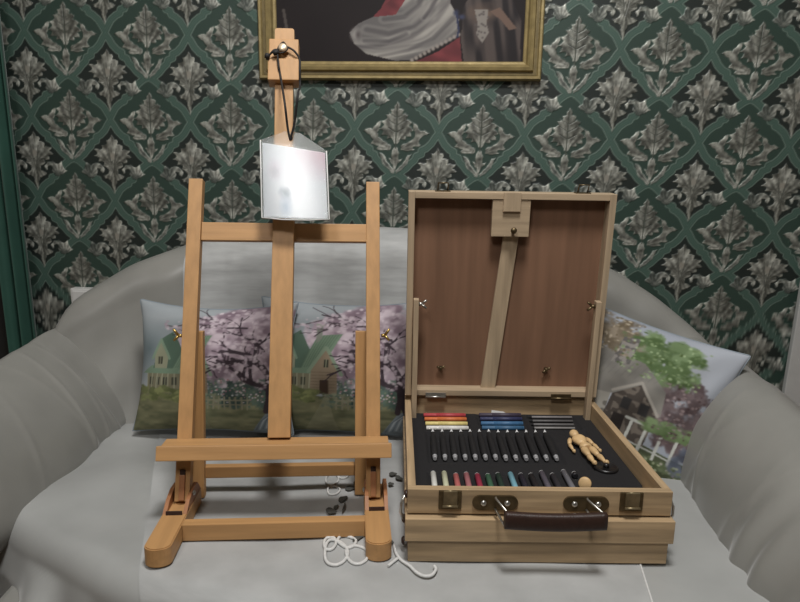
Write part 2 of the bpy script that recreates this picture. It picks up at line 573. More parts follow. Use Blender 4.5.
# stepped moulding swept as mitred profile: (inset from outer edge, height off the wall)
prof = [(0, .002), (0, .020), (.004, .026), (.010, .026), (.013, .020), (.022, .020), (.026, .031), (.034, .033), (.040, .027), (.044, .016), (.050, .013), (.053, .009), (.053, .002)]
cors = [(-1, 0), (1, 0), (1, 1), (-1, 1)]
rings = []
for cx, cz in cors:
    ring = []
    for ins, h in prof:
        ring.append(rails.verts.new((cx * (FW / 2 - ins), -h, (FH - ins) if cz else ins)))
    rings.append(ring)
for i in range(4):
    A_, B_ = rings[i], rings[(i + 1) % 4]
    for k in range(len(prof)):
        k2 = (k + 1) % len(prof)
        rails.faces.new((A_[k], B_[k], B_[k2], A_[k2]))
obj('frame', rails, M_gold, fr, smooth=False)
bd = NB()
rings = []
for cx, cz in cors:
    rings.append([bd.verts.new((cx * (FW / 2 - i_), -h_, (FH - i_) if cz else i_)) for i_, h_ in ((.0135, .0195), (.0135, .0215), (.0215, .0215), (.0215, .0195))])
for i in range(4):
    A_, B_ = rings[i], rings[(i + 1) % 4]
    for k in range(4): bd.faces.new((A_[k], B_[k], B_[(k + 1) % 4], A_[(k + 1) % 4]))
obj('frame_groove', bd, M_gold2, fr, smooth=False)
u = np.linspace(0, 1, 300)
U, V = np.meshgrid(u, u)
P = np.stack([(U - .5) * (FW - .104), -.010 + 0 * U, .052 + V * (FH - .104)], -1)
cvs = grid('canvas', P, painted('oil_paint', .6, spec=.2), fr, col=sample(painting(), 300, U, V))
bm = NB(); box(bm, -FW / 2 + .01, FW / 2 - .01, -.008, -.001, .01, FH - .01, 0); obj('backing_board', bm, M_gold2, fr)

# ------------------------------------------------------------------ sofa
SEAT0 = Vector((.2115, .804, .469)); SLOPE = .045


def seat_z(x, y): return SEAT0.z - SLOPE * (y - SEAT0.y)


M_satin = mat('grey_satin_cover', (134, 133, 128), 0.36, var=0.04, scale=9, bump=.2, bscale=12, spec=0.4, sheen=.25)
M_seat = mat('pale_grey_satin', (157, 158, 156), 0.36, var=0.04, scale=9, bump=.25, bscale=10, spec=0.4, sheen=.25)
M_cover = mat('pale_brocade', (164, 165, 164), 0.5, var=0.06, scale=28, bump=.12, bscale=60, stretch=(.5, .5, 3), spec=0.3, sheen=.2)
sofa = empty('sofa', 'grey satin covered sofa with arched back and rolled arms under the patterned wall', 'sofa', (-.06, 1.1, 0))
SO = np.array([-.06, 1.1, 0])


def front_y(x):
    a = np.maximum(0, -(x + .05)); b = np.maximum(0, x - .05)
    return .665 + .62 * a ** 1.8 + .10 * b ** 2


def seat_pt(X, S, off=0.0, wr=1.0):
    """S runs back to front and down the front, in metres from y = 1.46"""
    fy = front_y(X); R = .045
    flat = 1.46 - (fy + R)
    arc = R * PI / 2
    s1 = np.minimum(S, flat)
    th = np.clip((S - flat) / R, 0, PI / 2)
    dn = np.maximum(S - flat - arc, 0)
    y = 1.46 - s1 - (R + off) * np.sin(th)
    z = seat_z(X, 1.46 - s1) - .0035 - R + (R + off) * np.cos(th) - dn
    k = np.clip(dn / .05, 0, 1)
    y = y - wr * k * ((.016 + .010 * (X < -.35)) * np.sin(X * 34 + 1.1 * np.sin(X * 9) + dn * 6) + .010 * np.sin(X * 71 + 2 + dn * 3)) - .03 * k
    z = z + .006 * np.sin(X * 13 + S * 12) * np.sin(S * 9 + 1) * (np.clip((-.37 - X) / .08, 0, 1) + np.clip((X - .43) / .08, 0, 1)) * np.clip((flat - S) / .1 + 1, 0, 1)
    z = z + wr * .0022 * np.sin(X * 21 + S * 9) * np.sin(S * 17 - X * 6)
    return np.stack([X, y, z], -1)


u = np.linspace(-.82, .70, 290); s = np.linspace(0, 1.30, 260)
X, S = np.meshgrid(u, s)
P = seat_pt(X, S) - SO
P[..., 2] = np.maximum(P[..., 2], .012)
st = grid('seat', P[::-1], M_seat, sofa)

# backrest: arched top, plan bowed forward at the ends
hx = np.array([-.90, -.825, -.795, -.65, -.49, -.25, -.05, .22, .43, .51, .61, .69, .76, .83])
hz = np.array([.44, .48, .69, .785, .843, .868, .874, .868, .828, .798, .738, .672, .60, .52])
u = np.linspace(-.88, .78, 140)
H = np.interp(u, hx, hz)
for _ in range(6): H[1:-1] = (H[:-2] + 2 * H[1:-1] + H[2:]) / 4
Y0 = 1.385 - .20 * (u + .06) ** 2
rowsP = []
m = 64
for i, x in enumerate(u):
    R = .085; top = H[i] - R; y0 = Y0[i]
    zb = np.linspace(.36, top, 26)
    yb = y0 + .125 * (zb - .45) / .43 + .012 * np.sin((zb - .45) * 9)
    a = np.linspace(0, PI, 20)[1:-1]
    yt = yb[-1] + R - R * np.cos(a); zt = top + R * np.sin(a)
    zd = np.linspace(top, .06, 18); yd = np.full(18, yb[-1] + 2 * R)
    yy = np.concatenate([yb, yt, yd]); zz = np.concatenate([zb, zt, zd])
    wr = .0025 * np.sin(x * 30 + zz * 12) + .002 * np.sin(x * 55 - zz * 30)
    rowsP.append(np.stack([np.full(len(yy), x), yy + wr, zz], -1))
P = np.array(rowsP) - SO
grid('backrest', P[:, ::-1], M_satin, sofa, wrap=True, caps=True)


def arm(side):
    F0 = .84 if side < 0 else .60
    ys = np.concatenate([np.linspace(F0, F0 + .06, 8), np.linspace(F0 + .064, 1.5, 230)])
    rows = []
    for y in ys:
        if side < 0:
            cx = -.785 + .03 * np.interp(y, [.8, 1.3], [1, 0]); wi = .165 - .03 * np.interp(y, [.8, 1.3], [1, 0]); wo = .13; cr = .640 + .012 * np.interp(y, [.9, 1.4], [0, 1])
        else:
            cx = .665; wi = np.interp(y, [.6, .75, 1.1, 1.5], [.17, .165, .12, .05]); wo = .12; cr = np.interp(y, [.6, .85, 1.1, 1.5], [.60, .625, .662, .664])
        fr_ = np.clip((y - F0) / .07, 0, 1); k = math.sqrt(max(0, 1 - (1 - fr_) ** 2)); k = .55 + .45 * k
        th = np.linspace(-.25 * PI, 1.25 * PI, 64)
        cz = .45
        rz = (cr - cz) * k
        c_, s_ = np.cos(th), np.sin(th)
        ex = np.interp(y, [.9, 1.3], [1.1, 1.55]) if side < 0 else 1.1
        hw = np.where((c_ > 0) == (side < 0), wi, wo) * k
        xs_ = cx + hw * np.sign(c_) * np.abs(c_) ** ex
        zs_ = cz + rz * np.where(s_ > 0, np.abs(s_) ** ex, s_ * .5)
        # drape: narrow creases across the arm, a few broad swells
        w = .0022 * np.sin(y * 19 - th * 2.5) + .0016 * np.sin(y * 41 + th * 2)
        for yk, am, sl_ in ((.955, .0012, .07), (1.07, .0015, .05), (1.13, .0018, -.04), (1.20, .0042, .012), (1.25, .0034, -.02), (1.285, .002, .03)) if side < 0 else ((.84, .0015, .03), (.91, .001, -.05), (.98, .002, .05), (1.08, .0025, -.04)):
            w = w + am * np.exp(-((y - yk - sl_ * (th - PI / 2)) / .007) ** 2) * np.clip(1.2 * np.abs(c_), .1, 1)
        if side > 0: w = w + .007 * np.sin(y * 78 + 1.2 * np.sin(y * 23)) * np.clip((-c_ - .55) / .4, 0, 1) * np.clip((.9 - y) / .12, 0, 1)
        xs_ = xs_ + w * c_; zs_ = zs_ + w * s_
        # legs of the profile down to the floor
        x_r = np.full(10, xs_[0]) + .01 * np.sin(np.linspace(0, 3, 10) + y * 25); x_l = np.full(10, xs_[-1]) - .01 * np.sin(np.linspace(0, 3, 10) + y * 25)
        z_r = np.linspace(.02, zs_[0] - .01, 10); z_l = np.linspace(zs_[-1] - .01, .02, 10)
        xx = np.concatenate([x_r, xs_, x_l]); zz = np.concatenate([z_r, zs_, z_l])
        rows.append(np.stack([xx, np.full(len(xx), y), zz], -1))
    P = np.array(rows) - SO
    grid('arm', P[:, ::-1], M_satin, sofa, wrap=True, caps=True)


arm(-1); arm(1)
bm = NB(); box(bm, -.62, .56, .76, 1.5, .03, .36, .01, Matrix.Translation(Vector(-SO))); obj('base', bm, M_satin, sofa)

# pale throw on the seat, with embroidery
u = np.linspace(0, 1, 150); s = np.linspace(.05, .98, 150)
U, S = np.meshgrid(u, s)
fr_ = np.clip((S - .05) / .75, 0, 1)
xl = -.57 + .245 * fr_; xr = .47 - .135 * fr_
X = xl + (xr - xl) * U
P = seat_pt(X, S, .0018, .9) + np.array([0, 0, .0016])
tc_ = empty('seat_throw', 'pale brocade throw with embroidered flowers spread over the middle of the sofa seat', 'throw', (-.1, 1.1, .458))
TO = np.array([-.1, 1.1, .458])
cl = grid('cloth', (P - TO)[::-1], M_cover, tc_)
EDGE = [tuple(q) for q in (P - TO)[::3, -1]]
M_thread = mat('white_cord', (204, 204, 202), .7, var=.05, scale=200)
M_dkthread = mat('dark_thread', (72, 72, 68), .7, var=.15, scale=200)


bm = NB(); tube(bm, EDGE, .0016, 6); obj('edging', bm, M_thread, tc_)


def seat_at(px, py, off=.0035):
    n = Vector((0, SLOPE, 1)).normalized()
    r = ray(px, py); q = SEAT0 + n * off
    return CAM + r * ((q - CAM).dot(n) / r.dot(n))


def cord_loop(bm, pix, r=.0016, closed=True):
    pts = [seat_at(*p) - Vector(TO) for p in pix]
    # smooth
    out = []
    N = len(pts)
    for i in range(N if closed else N - 1):
        a, b, c, d = [pts[(i + k) % N] if closed else pts[min(max(i + k, 0), N - 1)] for k in (-1, 0, 1, 2)]
        for t in (0, .25, .5, .75):
            out.append(.5 * ((2 * b) + (-a + c) * t + (2 * a - 5 * b + 4 * c - d) * t * t + (-a + 3 * b - 3 * c + d) * t ** 3))
    if not closed: out.append(pts[-1])
    tube(bm, out, r, 6, closed)


def petals(cx, cy, n, R, rr, sq=.6):
    for k in range(n):
        a = k * 2 * PI / n + .4
        px, py = cx + R * math.cos(a), cy + R * sq * math.sin(a)
        yield [(px + rr * math.cos(t), py + rr * sq * math.sin(t)) for t in np.linspace(0, 2 * PI, 9)[:-1]]


def stitch(loop, r=.0025, closed=True):
    bm = NB(); cord_loop(bm, loop, r, closed); obj('embroidered_loop', bm, M_thread, tc_)


for loop in ([(326, 545), (330, 540), (338, 541), (345, 546), (348, 553), (344, 561), (336, 565), (328, 563), (325, 556)],
             [(346, 551), (352, 546), (361, 547), (368, 552), (366, 560), (358, 564), (350, 561)],
             [(324, 543), (327, 538), (334, 538), (336, 543), (332, 549), (326, 549)],
             [(338, 541), (341, 536), (350, 537), (356, 541), (352, 547), (345, 547)]):
    stitch(loop)
for loop in ([(326, 478), (330, 474), (337, 475), (338, 481), (333, 485), (327, 484)], [(336, 470), (342, 468), (349, 471), (347, 477), (340, 478)], [(328, 488), (333, 486), (340, 489), (336, 494), (329, 494)]):
    stitch(loop, .0018)
stitch([(394, 545), (396, 553), (401, 560), (410, 566), (416, 572), (424, 576), (432, 575), (436, 569), (434, 566)], .0024, False)
stitch([(398, 558), (393, 562), (388, 566)], .0022, False)


def leaf_patch(bm, px, py, w, h, ang):
    ca_, sa_ = math.cos(ang), math.sin(ang)
    vs = []
    for t in np.linspace(0, 2 * PI, 15)[:-1]:
        a, b = w * math.cos(t), h * math.sin(t) * (1 + .25 * math.cos(3 * t))
        vs.append(bm.verts.new(seat_at(px + a * ca_ - b * sa_, py + a * sa_ + b * ca_, .0042) - Vector(TO)))
    f = bm.faces.new(vs)
    r = bmesh.ops.extrude_face_region(bm, geom=[f])
    for v in [e for e in r['geom'] if isinstance(e, bmesh.types.BMVert)]: v.co.z += .0009


for a in ((349, 532, 7, 2.6, .3), (358, 538, 6, 2.2, -.4), (364, 534, 3, 1.5, .8), (391, 542, 3, 2, .5), (351, 488, 6, 2.2, -.15), (356, 484, 3, 1.4, .6), (343, 499, 5, 2.4, -.4), (331, 511, 5.5, 2.8, .2), (336, 507, 3, 1.5, -.6), (393, 474, 4, 1.6, 0), (399, 478, 4, 1.8, .4), (391, 484, 3, 1.4, 0), (344, 508, 1.2, 5, .3)):
    dbm = NB(); leaf_patch(dbm, *a); obj('embroidered_leaf', dbm, M_dkthread, tc_)

# pale throw over the backrest
u = np.linspace(-.512, .36, 90)
rowsP = []
for x in u:
    i = int(np.clip(np.searchsorted(np.linspace(-.88, .78, 140), x), 1, 139))
    R = .085 + .003; top = H[i] - .085; y0 = Y0[i]
    zb = np.linspace(.50, top, 40)
    yb = y0 + .125 * (zb - .45) / .43 + .012 * np.sin((zb - .45) * 9) - .003
    a = np.linspace(0, PI, 20)[1:-1]
    yt = yb[-1] + R - R * np.cos(a); zt = top + R * np.sin(a)
    zd = np.linspace(top, .6, 10); yd = np.full(10, yb[-1] + 2 * R)
    yy = np.concatenate([yb, yt, yd]); zz = np.concatenate([zb, zt, zd])
    wr = .0025 * np.sin(x * 30 + zz * 12) + .002 * np.sin(x * 55 - zz * 30)
    rowsP.append(np.stack([np.full(len(yy), x), yy + wr - .0012 * np.sin(x * 90 + zz * 8) ** 2, zz], -1))
bt = grid('back_throw', np.array(rowsP)[:, ::-1], M_cover)
tag(bt, 'pale brocade throw hung over the middle of the sofa back, behind the easel', 'throw')


# ------------------------------------------------------------------ cushions
def mute(c):
    g = c[..., :3].mean(-1, keepdims=True)
    c[..., :3] = (c[..., :3] * .80 + g * .20) * .98
    return c


def cottage_blossom():
    n = 640
    R_ = np.random.default_rng(21)
    t = (np.arange(n) + .5) / n
    x, y = np.meshgrid(t, t)
    cv = Canvas(x, y, (150, 158, 163))
    cv.put(vnoise(x, y, 4, 1) * .6, (176, 180, 184))
    cv.put(np.clip(1 - np.hypot((x - .10) / .26, (y - .62) / .26), 0, 1) * .9, (92, 108, 112))
    cv.put(np.clip(1 - np.hypot((x - .33) / .22, (y - .80) / .10), 0, 1) * .5, (104, 118, 122))
    # blossom canopy: broad masses, then clusters
    d = np.hypot((x - .74) / .40, (y - .66) / .36) + (vnoise(x, y, 9, 2) - .5) * .45 + (vnoise(x, y, 24, 3) - .5) * .3
    k = np.clip((1.05 - d) / .18, 0, 1)
    m = np.clip((vnoise(x, y, 13, 4) * .55 + vnoise(x, y, 31, 5) * .45 - .28) / .44, 0, 1)[..., None]
    cv.put(k, np.array((128, 106, 120)) * (1 - m) + np.array((198, 180, 190)) * m)
    # ground
    g = .30 + .03 * np.sin(x * 7 + 1) + .02 * (vnoise(x, y, 12, 6) - .5)
    m = np.clip(vnoise(x, y * 2.6, 11, 7) * .6 + vnoise(x, y * 2, 30, 8) * .4, 0, 1)[..., None]
    cv.put(y < g, np.array((84, 88, 62)) * (1 - m) + np.array((146, 142, 102)) * m)
    # teal shrubs at the right, rose bushes
    for i in range(60):
        cv.blob(.46 + .56 * R_.random(), .20 + .19 * R_.random(), .03 + .04 * R_.random(), .025 + .02 * R_.random(), np.array((52, 70, 66)) + R_.random() * np.array((40, 46, 36)), .5, 140 + i, 34, .9, .9)
    for i in range(170):
        c = ((196, 176, 182), (170, 112, 122), (206, 204, 200), (120, 134, 104))[i % 4]
        cv.blob(.40 + .58 * R_.random(), .24 + .17 * R_.random(), .005 + .006 * R_.random(), .005 + .005 * R_.random(), c, .6)
    # cottage: low wing, twin gables, chimney, porch
    cv.poly([(.09, .30), (.09, .46), (.38, .46), (.38, .30)], (122, 118, 92))
    cv.poly([(.05, .44), (.13, .50), (.36, .50), (.36, .44)], (112, 138, 112))
    cv.poly([(.14, .48), (.19, .70), (.27, .76), (.36, .56), (.33, .48)], (82, 108, 90))
    cv.poly([(.15, .48), (.15, .57), (.19, .68), (.24, .57), (.24, .48)], (142, 144, 116))
    cv.line([(.135, .55), (.19, .695), (.25, .55)], .008, (120, 146, 120))
    cv.poly([(.28, .48), (.38, .72), (.52, .74), (.40, .46)], (112, 138, 112))
    for i in range(8): cv.line([(.285 + i * .014, .485 + i * .001), (.385 + i * .016, .72 + i * .002)], .0022, (94, 120, 98))
    cv.poly([(.34, .30), (.34, .47), (.43, .62), (.50, .47), (.50, .30)], (140, 122, 98))
    cv.line([(.325, .455), (.43, .635), (.525, .44)], .010, (126, 148, 122))
    for i in range(7): cv.line([(.345, .32 + i * .022), (.50, .325 + i * .022)], .002, (116, 100, 80))
    cv.poly([(.37, .66), (.37, .80), (.405, .80), (.405, .70)], (124, 130, 118)); cv.poly([(.363, .795), (.363, .815), (.412, .815), (.412, .795)], (146, 150, 138))
    for a, b in ((.175, .51), (.42, .49), (.115, .36), (.17, .36), (.225, .36), (.28, .36)):
        cv.poly([(a, b), (a, b + .055), (a + .028, b + .055), (a + .028, b)], (60, 62, 50)); cv.line([(a + .014, b), (a + .014, b + .055)], .003, (136, 136, 110))
    cv.poly([(.40, .30), (.40, .40), (.45, .40), (.45, .30)], (74, 56, 44))
    for i in range(7): cv.line([(.095 + i * .04, .31), (.095 + i * .04, .44)], .004, (154, 152, 124))
    for i in range(50): cv.blob(.03 + .34 * R_.random(), .25 + .08 * R_.random(), .02 + .03 * R_.random(), .015 + .015 * R_.random(), np.array((84, 92, 54)) + R_.random() * np.array((56, 54, 34)), .5, 240 + i, 34, .9)
    for i in range(30): cv.blob(.42 + .16 * R_.random(), .22 + .08 * R_.random(), .02, .015, np.array((92, 98, 70)) + R_.random() * 50, .5, 290 + i, 34, .9)
    for i in range(8): cv.line([(.50 + i * .035, .19), (.50 + i * .035, .28)], .005, (134, 130, 104))
    cv.line([(.49, .255), (.76, .26)], .005, (138, 134, 108)); cv.line([(.49, .22), (.76, .225)], .005, (126, 122, 98))
    # path and stream
    cv.poly([(.30, -.02), (.36, .12), (.43, .29), (.45, .29), (.48, .14), (.52, -.02)], (150, 146, 116), k=.4)
    cv.poly([(.74, -.02), (.80, .08), (.86, .17), (.97, .22), (1.02, .18), (1.02, -.02)], (116, 128, 138), k=.9)
    for i in range(9): cv.line([(.78 + i * .022, .02 + i * .008), (.82 + i * .02, .10 + i * .01), (.9 + i * .012, .17)], .004, (170, 176, 180) if i % 2 else (86, 96, 104), k=.7)
    # trunk and branches, grown by recursion
    def branch(px, py, a, L, w, depth):
        pts = [(px, py)]
        for q in range(4):
            a += (R_.random() - .5) * .7
            px += math.cos(a) * L / 4; py += math.sin(a) * L / 4
            pts.append((px, py))
        cv.line(pts, w, (58, 46, 54), k=.9)
        if depth:
            for q in range(2 + (depth > 2)):
                j = pts[2 + q % 3]
                branch(j[0], j[1], a + (R_.random() - .5) * 2.0 + (.35 if q else -.25), L * (.62 + .2 * R_.random()), w * .58, depth - 1)
    cv.line([(.93, .16), (.89, .28), (.88, .42)], .028, (56, 45, 52)); cv.line([(.86, .18), (.88, .28)], .018, (64, 52, 56))
    branch(.885, .40, 1.75, .24, .021, 3); branch(.875, .34, 2.45, .22, .018, 3); branch(.89, .42, 1.1, .22, .015, 2)
    branch(.72, .80, 2.9, .26, .007, 2); branch(.60, .84, 3.0, .22, .005, 1); branch(.84, .62, 2.6, .24, .008, 2); branch(.60, .52, 3.2, .16, .006, 1)
    cv.line([(.62, .86), (.50, .80), (.40, .85), (.28, .80), (.22, .81)], .0045, (72, 60, 66), k=.85)
    cv.line([(.45, .82), (.42, .77), (.37, .78)], .0035, (72, 60, 66), k=.8)
    # blossoms in front of the branches
    for i in range(420):
        a, r = R_.random() * 2 * PI, R_.random() ** .55
        px, py = .74 + .42 * r * math.cos(a), .66 + .33 * r * math.sin(a)
        if R_.random() < .12: px, py = .2 + .4 * R_.random(), .78 + .09 * R_.random()
        if px < .5 and py < .74: continue
        c = np.array((196, 178, 188)) + (R_.random() - .6) * np.array((70, 76, 70))
        cv.blob(px, py, .008 + .016 * R_.random(), .008 + .012 * R_.random(), c, .6, 340 + i, 40, .8, .75)
    return mute(shrink(cv.c, 2))


def cottage_garden():
    n = 512
    t = (np.arange(n) + .5) / n
    x, y = np.meshgrid(t * .86, t)
    cv = Canvas(x, y, (136, 144, 158))
    cv.put(vnoise(x, y, 4, 31) * .8, (176, 181, 190))
    for i in range(40):
        cv.blob(.02 + .36 * RNG.random(), .72 + .26 * RNG.random(), .06, .05, np.array((118, 104, 84)) + (RNG.random() - .5) * 50, .6, 500 + i, 26, .9)
    for i in range(50):
        a, r = RNG.random() * 2 * PI, RNG.random() ** .5
        cv.blob(.5 + .2 * r * math.cos(a), .80 + .15 * r * math.sin(a), .055, .045, np.array((96, 122, 74)) + (RNG.random() - .5) * 60, .6, 560 + i, 26, .9)
    for i in range(60):
        a, r = RNG.random() * 2 * PI, RNG.random() ** .5
        cv.blob(.70 + .18 * r * math.cos(a), .50 + .2 * r * math.sin(a), .05, .045, np.array((98, 82, 84)) + (RNG.random() - .5) * 46, .6, 640 + i, 26, .9)
    cv.poly([(-.1, -.1), (-.1, .34), (.4, .3), (1.1, .22), (1.1, -.1)], (76, 84, 58))
    # walls then thatch
    cv.poly([(.0, .28), (.0, .58), (.33, .5), (.33, .27)], (106, 102, 94))
    cv.put(cv.inside([(.0, .28), (.0, .58), (.33, .5), (.33, .27)]) * (vnoise(x, y, 40, 33) > .55), (150, 146, 136))
    cv.poly([(.32, .26), (.34, .52), (.47, .62), (.58, .46), (.57, .26)], (72, 64, 58))
    cv.put(cv.inside([(.32, .26), (.34, .52), (.47, .62), (.58, .46), (.57, .26)]) * (vnoise(x, y, 44, 34) > .6), (108, 98, 88))
    cv.poly([(-.02, .52), (-.02, .72), (.12, .76), (.44, .74), (.58, .62), (.60, .47), (.56, .50), (.46, .61), (.34, .50), (.2, .47)], (134, 130, 122))
    cv.put(cv.inside([(-.02, .52), (-.02, .72), (.12, .76), (.44, .74), (.58, .62), (.60, .47), (.56, .50), (.46, .61), (.34, .50), (.2, .47)]) * vnoise(x, y, 24, 35) * .5, (104, 102, 98))
    cv.poly([(.27, .68), (.29, .86), (.37, .88), (.37, .70)], (98, 94, 92))
    cv.put(cv.inside([(.27, .68), (.29, .86), (.37, .88), (.37, .70)]) * (vnoise(x, y, 50, 36) > .55), (140, 134, 128))
    cv.poly([(.38, .27), (.38, .4), (.44, .4), (.44, .27)], (46, 40, 38))
    for a in (.05, .16): cv.poly([(a, .38), (a, .47), (a + .06, .46), (a + .06, .37)], (60, 60, 60))
    for i in range(20): cv.blob(.0 + .2 * RNG.random(), .55 + .1 * RNG.random(), .05, .03, np.array((112, 118, 92)) + (RNG.random() - .5) * 30, .6, 700 + i, 26, .9, .6)
    # pergola
    for a in (.47, .55, .63, .71): cv.line([(a, .2), (a + .01, .40)], .008, (184, 186, 178))
    cv.line([(.45, .40), (.74, .39)], .009, (178, 180, 172)); cv.line([(.47, .27), (.72, .25)], .005, (178, 180, 172))
    for i in range(22): cv.blob(.56 + .22 * RNG.random(), .38 + .07 * RNG.random(), .045, .025, np.array((104, 128, 80)) + (RNG.random() - .5) * 40, .6, 730 + i, 26, .9)
    for i in range(50):
        cv.blob(.35 + .6 * RNG.random(), .05 + .16 * RNG.random(), .06, .025, np.array((92, 106, 70)) + (RNG.random() - .5) * 50, .6, 760 + i, 26, .9)
    for i in range(60): cv.blob(.35 + .55 * RNG.random(), .08 + .14 * RNG.random(), .01, .01, (170, 166, 150) if i % 2 else (120, 110, 122), .5)
    for i in range(18): cv.blob(.74 + .2 * RNG.random(), .2 + .14 * RNG.random(), .04, .035, np.array((96, 104, 122)) + (RNG.random() - .5) * 40, .6, 840 + i, 26, .9, .8)
    cv.poly([(.0, -.02), (.0, .1), (.4, .06), (1.0, -.02)], (96, 98, 84), k=.7)
    R_ = np.random.default_rng(33)
    for i in range(520):                       # leaf and flower touches
        z = i % 4
        if z == 0: px, py, c = .30 + .42 * R_.random(), .66 + .28 * R_.random(), (132, 156, 104)
        elif z == 1: px, py, c = .58 + .28 * R_.random(), .34 + .34 * R_.random(), (128, 108, 108)
        elif z == 2: px, py, c = .36 + .60 * R_.random(), .05 + .18 * R_.random(), (150, 160, 120)
        else: px, py, c = .0 + .36 * R_.random(), .74 + .24 * R_.random(), (160, 146, 122)
        c = np.array(c) + (R_.random() - .6) * 110
        cv.blob(px, py, .006 + .010 * R_.random(), .005 + .008 * R_.random(), np.clip(c, 20, 220), .6, k=.8)
    cv.line([(.335, .52), (.46, .625), (.585, .47)], .008, (158, 152, 142))
    for i in range(16): cv.line([(.02 + i * .033, .56 + .006 * i), (.06 + i * .033, .70 + .002 * i)], .0022, (112, 110, 104), k=.6)
    for a_ in (.40, .49): cv.poly([(a_, .44), (a_, .51), (a_ + .045, .51), (a_ + .045, .44)], (44, 42, 42))
    return mute(shrink(cv.c, 2))


M_print = painted('printed_velvet', .75, spec=.2, bump=.15)


def cushion(c, e1, e2, w, h, thick, tex, label, warp=0.0, top_sag=0.0):
    e1 = Vector(e1).normalized(); e2 = Vector(e2); e2 = (e2 - e1 * e2.dot(e1)).normalized()
    nrm = e1.cross(e2)
    o = bpy.data.objects.new('cushion', None)
    n = 190
    t = np.linspace(-1, 1, n)
    a, b = np.meshgrid(t, t)
    rim = np.sqrt(np.clip((1 - np.abs(a) ** 2.6) * (1 - np.abs(b) ** 2.6), 0, 1)) ** .95
    px_ = a * (w / 2) * (1 - .075 * (1 - b ** 2) * 0 - .10 * (1 - b * b) * np.abs(a) ** 2)
    py_ = b * (h / 2) * (1 - .06 * (1 - a * a) * np.abs(b) ** 3) - top_sag * np.clip(b, 0, 1) ** 2 * (1 - a * a)
    wr = .004 * np.sin(a * 6 + b * 4 + warp) * rim + .003 * np.sin(a * 13 - b * 9 + warp) * rim
    rt = Matrix(((e1.x, e2.x, nrm.x, c[0]), (e1.y, e2.y, nrm.y, c[1]), (e1.z, e2.z, nrm.z, c[2]), (0, 0, 0, 1)))
    base = Vector(c) - e2 * (h / 2)
    root = empty('cushion', label, 'cushion', base, rt.to_euler(), 'printed cottage cushions')
    U, V = (a + 1) / 2, (b + 1) / 2
    Pf = np.stack([px_, py_ + h / 2, thick / 2 * rim + wr], -1)
    grid('front_cover', Pf, M_print, root, col=sample(tex, tex.shape[0], U, V))
    Pb = np.stack([px_, py_ + h / 2, -thick / 2 * rim], -1)
    grid('back_cover', Pb[:, ::-1], M_cushback, root)
    ring = []
    for i in range(n): ring.append((px_[0, i], py_[0, i] + h / 2, 0))
    for i in range(1, n): ring.append((px_[i, -1], py_[i, -1] + h / 2, 0))
    for i in range(n - 2, -1, -1): ring.append((px_[-1, i], py_[-1, i] + h / 2, 0))
    for i in range(n - 2, 0, -1): ring.append((px_[i, 0], py_[i, 0] + h / 2, 0))
    bm = NB(); tube(bm, ring[::4], .0016, 6, True)
    obj('seam', bm, M_cushback, root)
    return root


M_cushback = mat('cushion_back', (128, 138, 146), .8, var=.05, scale=40, bump=.1)
TEX1, TEX2 = cottage_blossom(), cottage_garden()
CUSH_SPECS = [
    ((at_d(216, 366, 1.335)), (.985, -.05, .015), (-.015, .30, .95), .35, .284, .10, TEX1, 'leftmost cushion, blossom tree and cottage print, behind the left easel post', .3, .012),
    ((at_d(341, 366, 1.372)), (.99, -.08, .01), (-.015, .30, .95), .375, .300, .085, TEX1, 'middle cushion with green roofed cottage print, seen between mast and right post of the easel', 1.9, .008),
    ((at_d(633, 400, 1.265)), (.80, -.56, -.19), (.18, .27, .95), .33, .325, .095, TEX2, 'cushion with thatched stone cottage print, tilted between wooden box and right sofa arm', .9, .0),
]
for c in CUSH_SPECS: cushion(*c)

# ------------------------------------------------------------------ table easel
EW = (178, 136, 89)
M_e = [wood('beech_x', EW, 0, .055), wood('beech_y', EW, 1, .055), wood('beech_z', EW, 2, .055)]
M_e_dark = wood('beech_block', (158, 108, 72), 2, .06)
M_brass = mat('brass', (190, 160, 96), .35, .85, .08, 60)
M_pale_metal = mat('pale_metal', (222, 200, 172), .35, .5, .03, 60)
M_steel = mat('steel', (190, 188, 182), .3, .9, .06, 60)
M_slot = mat('slot_dark', (52, 32, 24), .8, var=.1)
ES = .1545                                                         # half the spacing of the side rails
easel = empty('table_easel', 'orange beech table easel standing on the left half of the sofa seat', 'easel', (-.181, .80, .4705), (-.045, 0, .078))
LEAN = math.radians(18.8)
PIV = Vector((0, .11, .03))
PM = Matrix.Translation(PIV) @ Matrix.Rotation(-LEAN, 4, 'X')     # post frame: z along the post, -y to the front


def epart(name, bm, m, parent=None): return obj(name, bm, m, parent or easel)


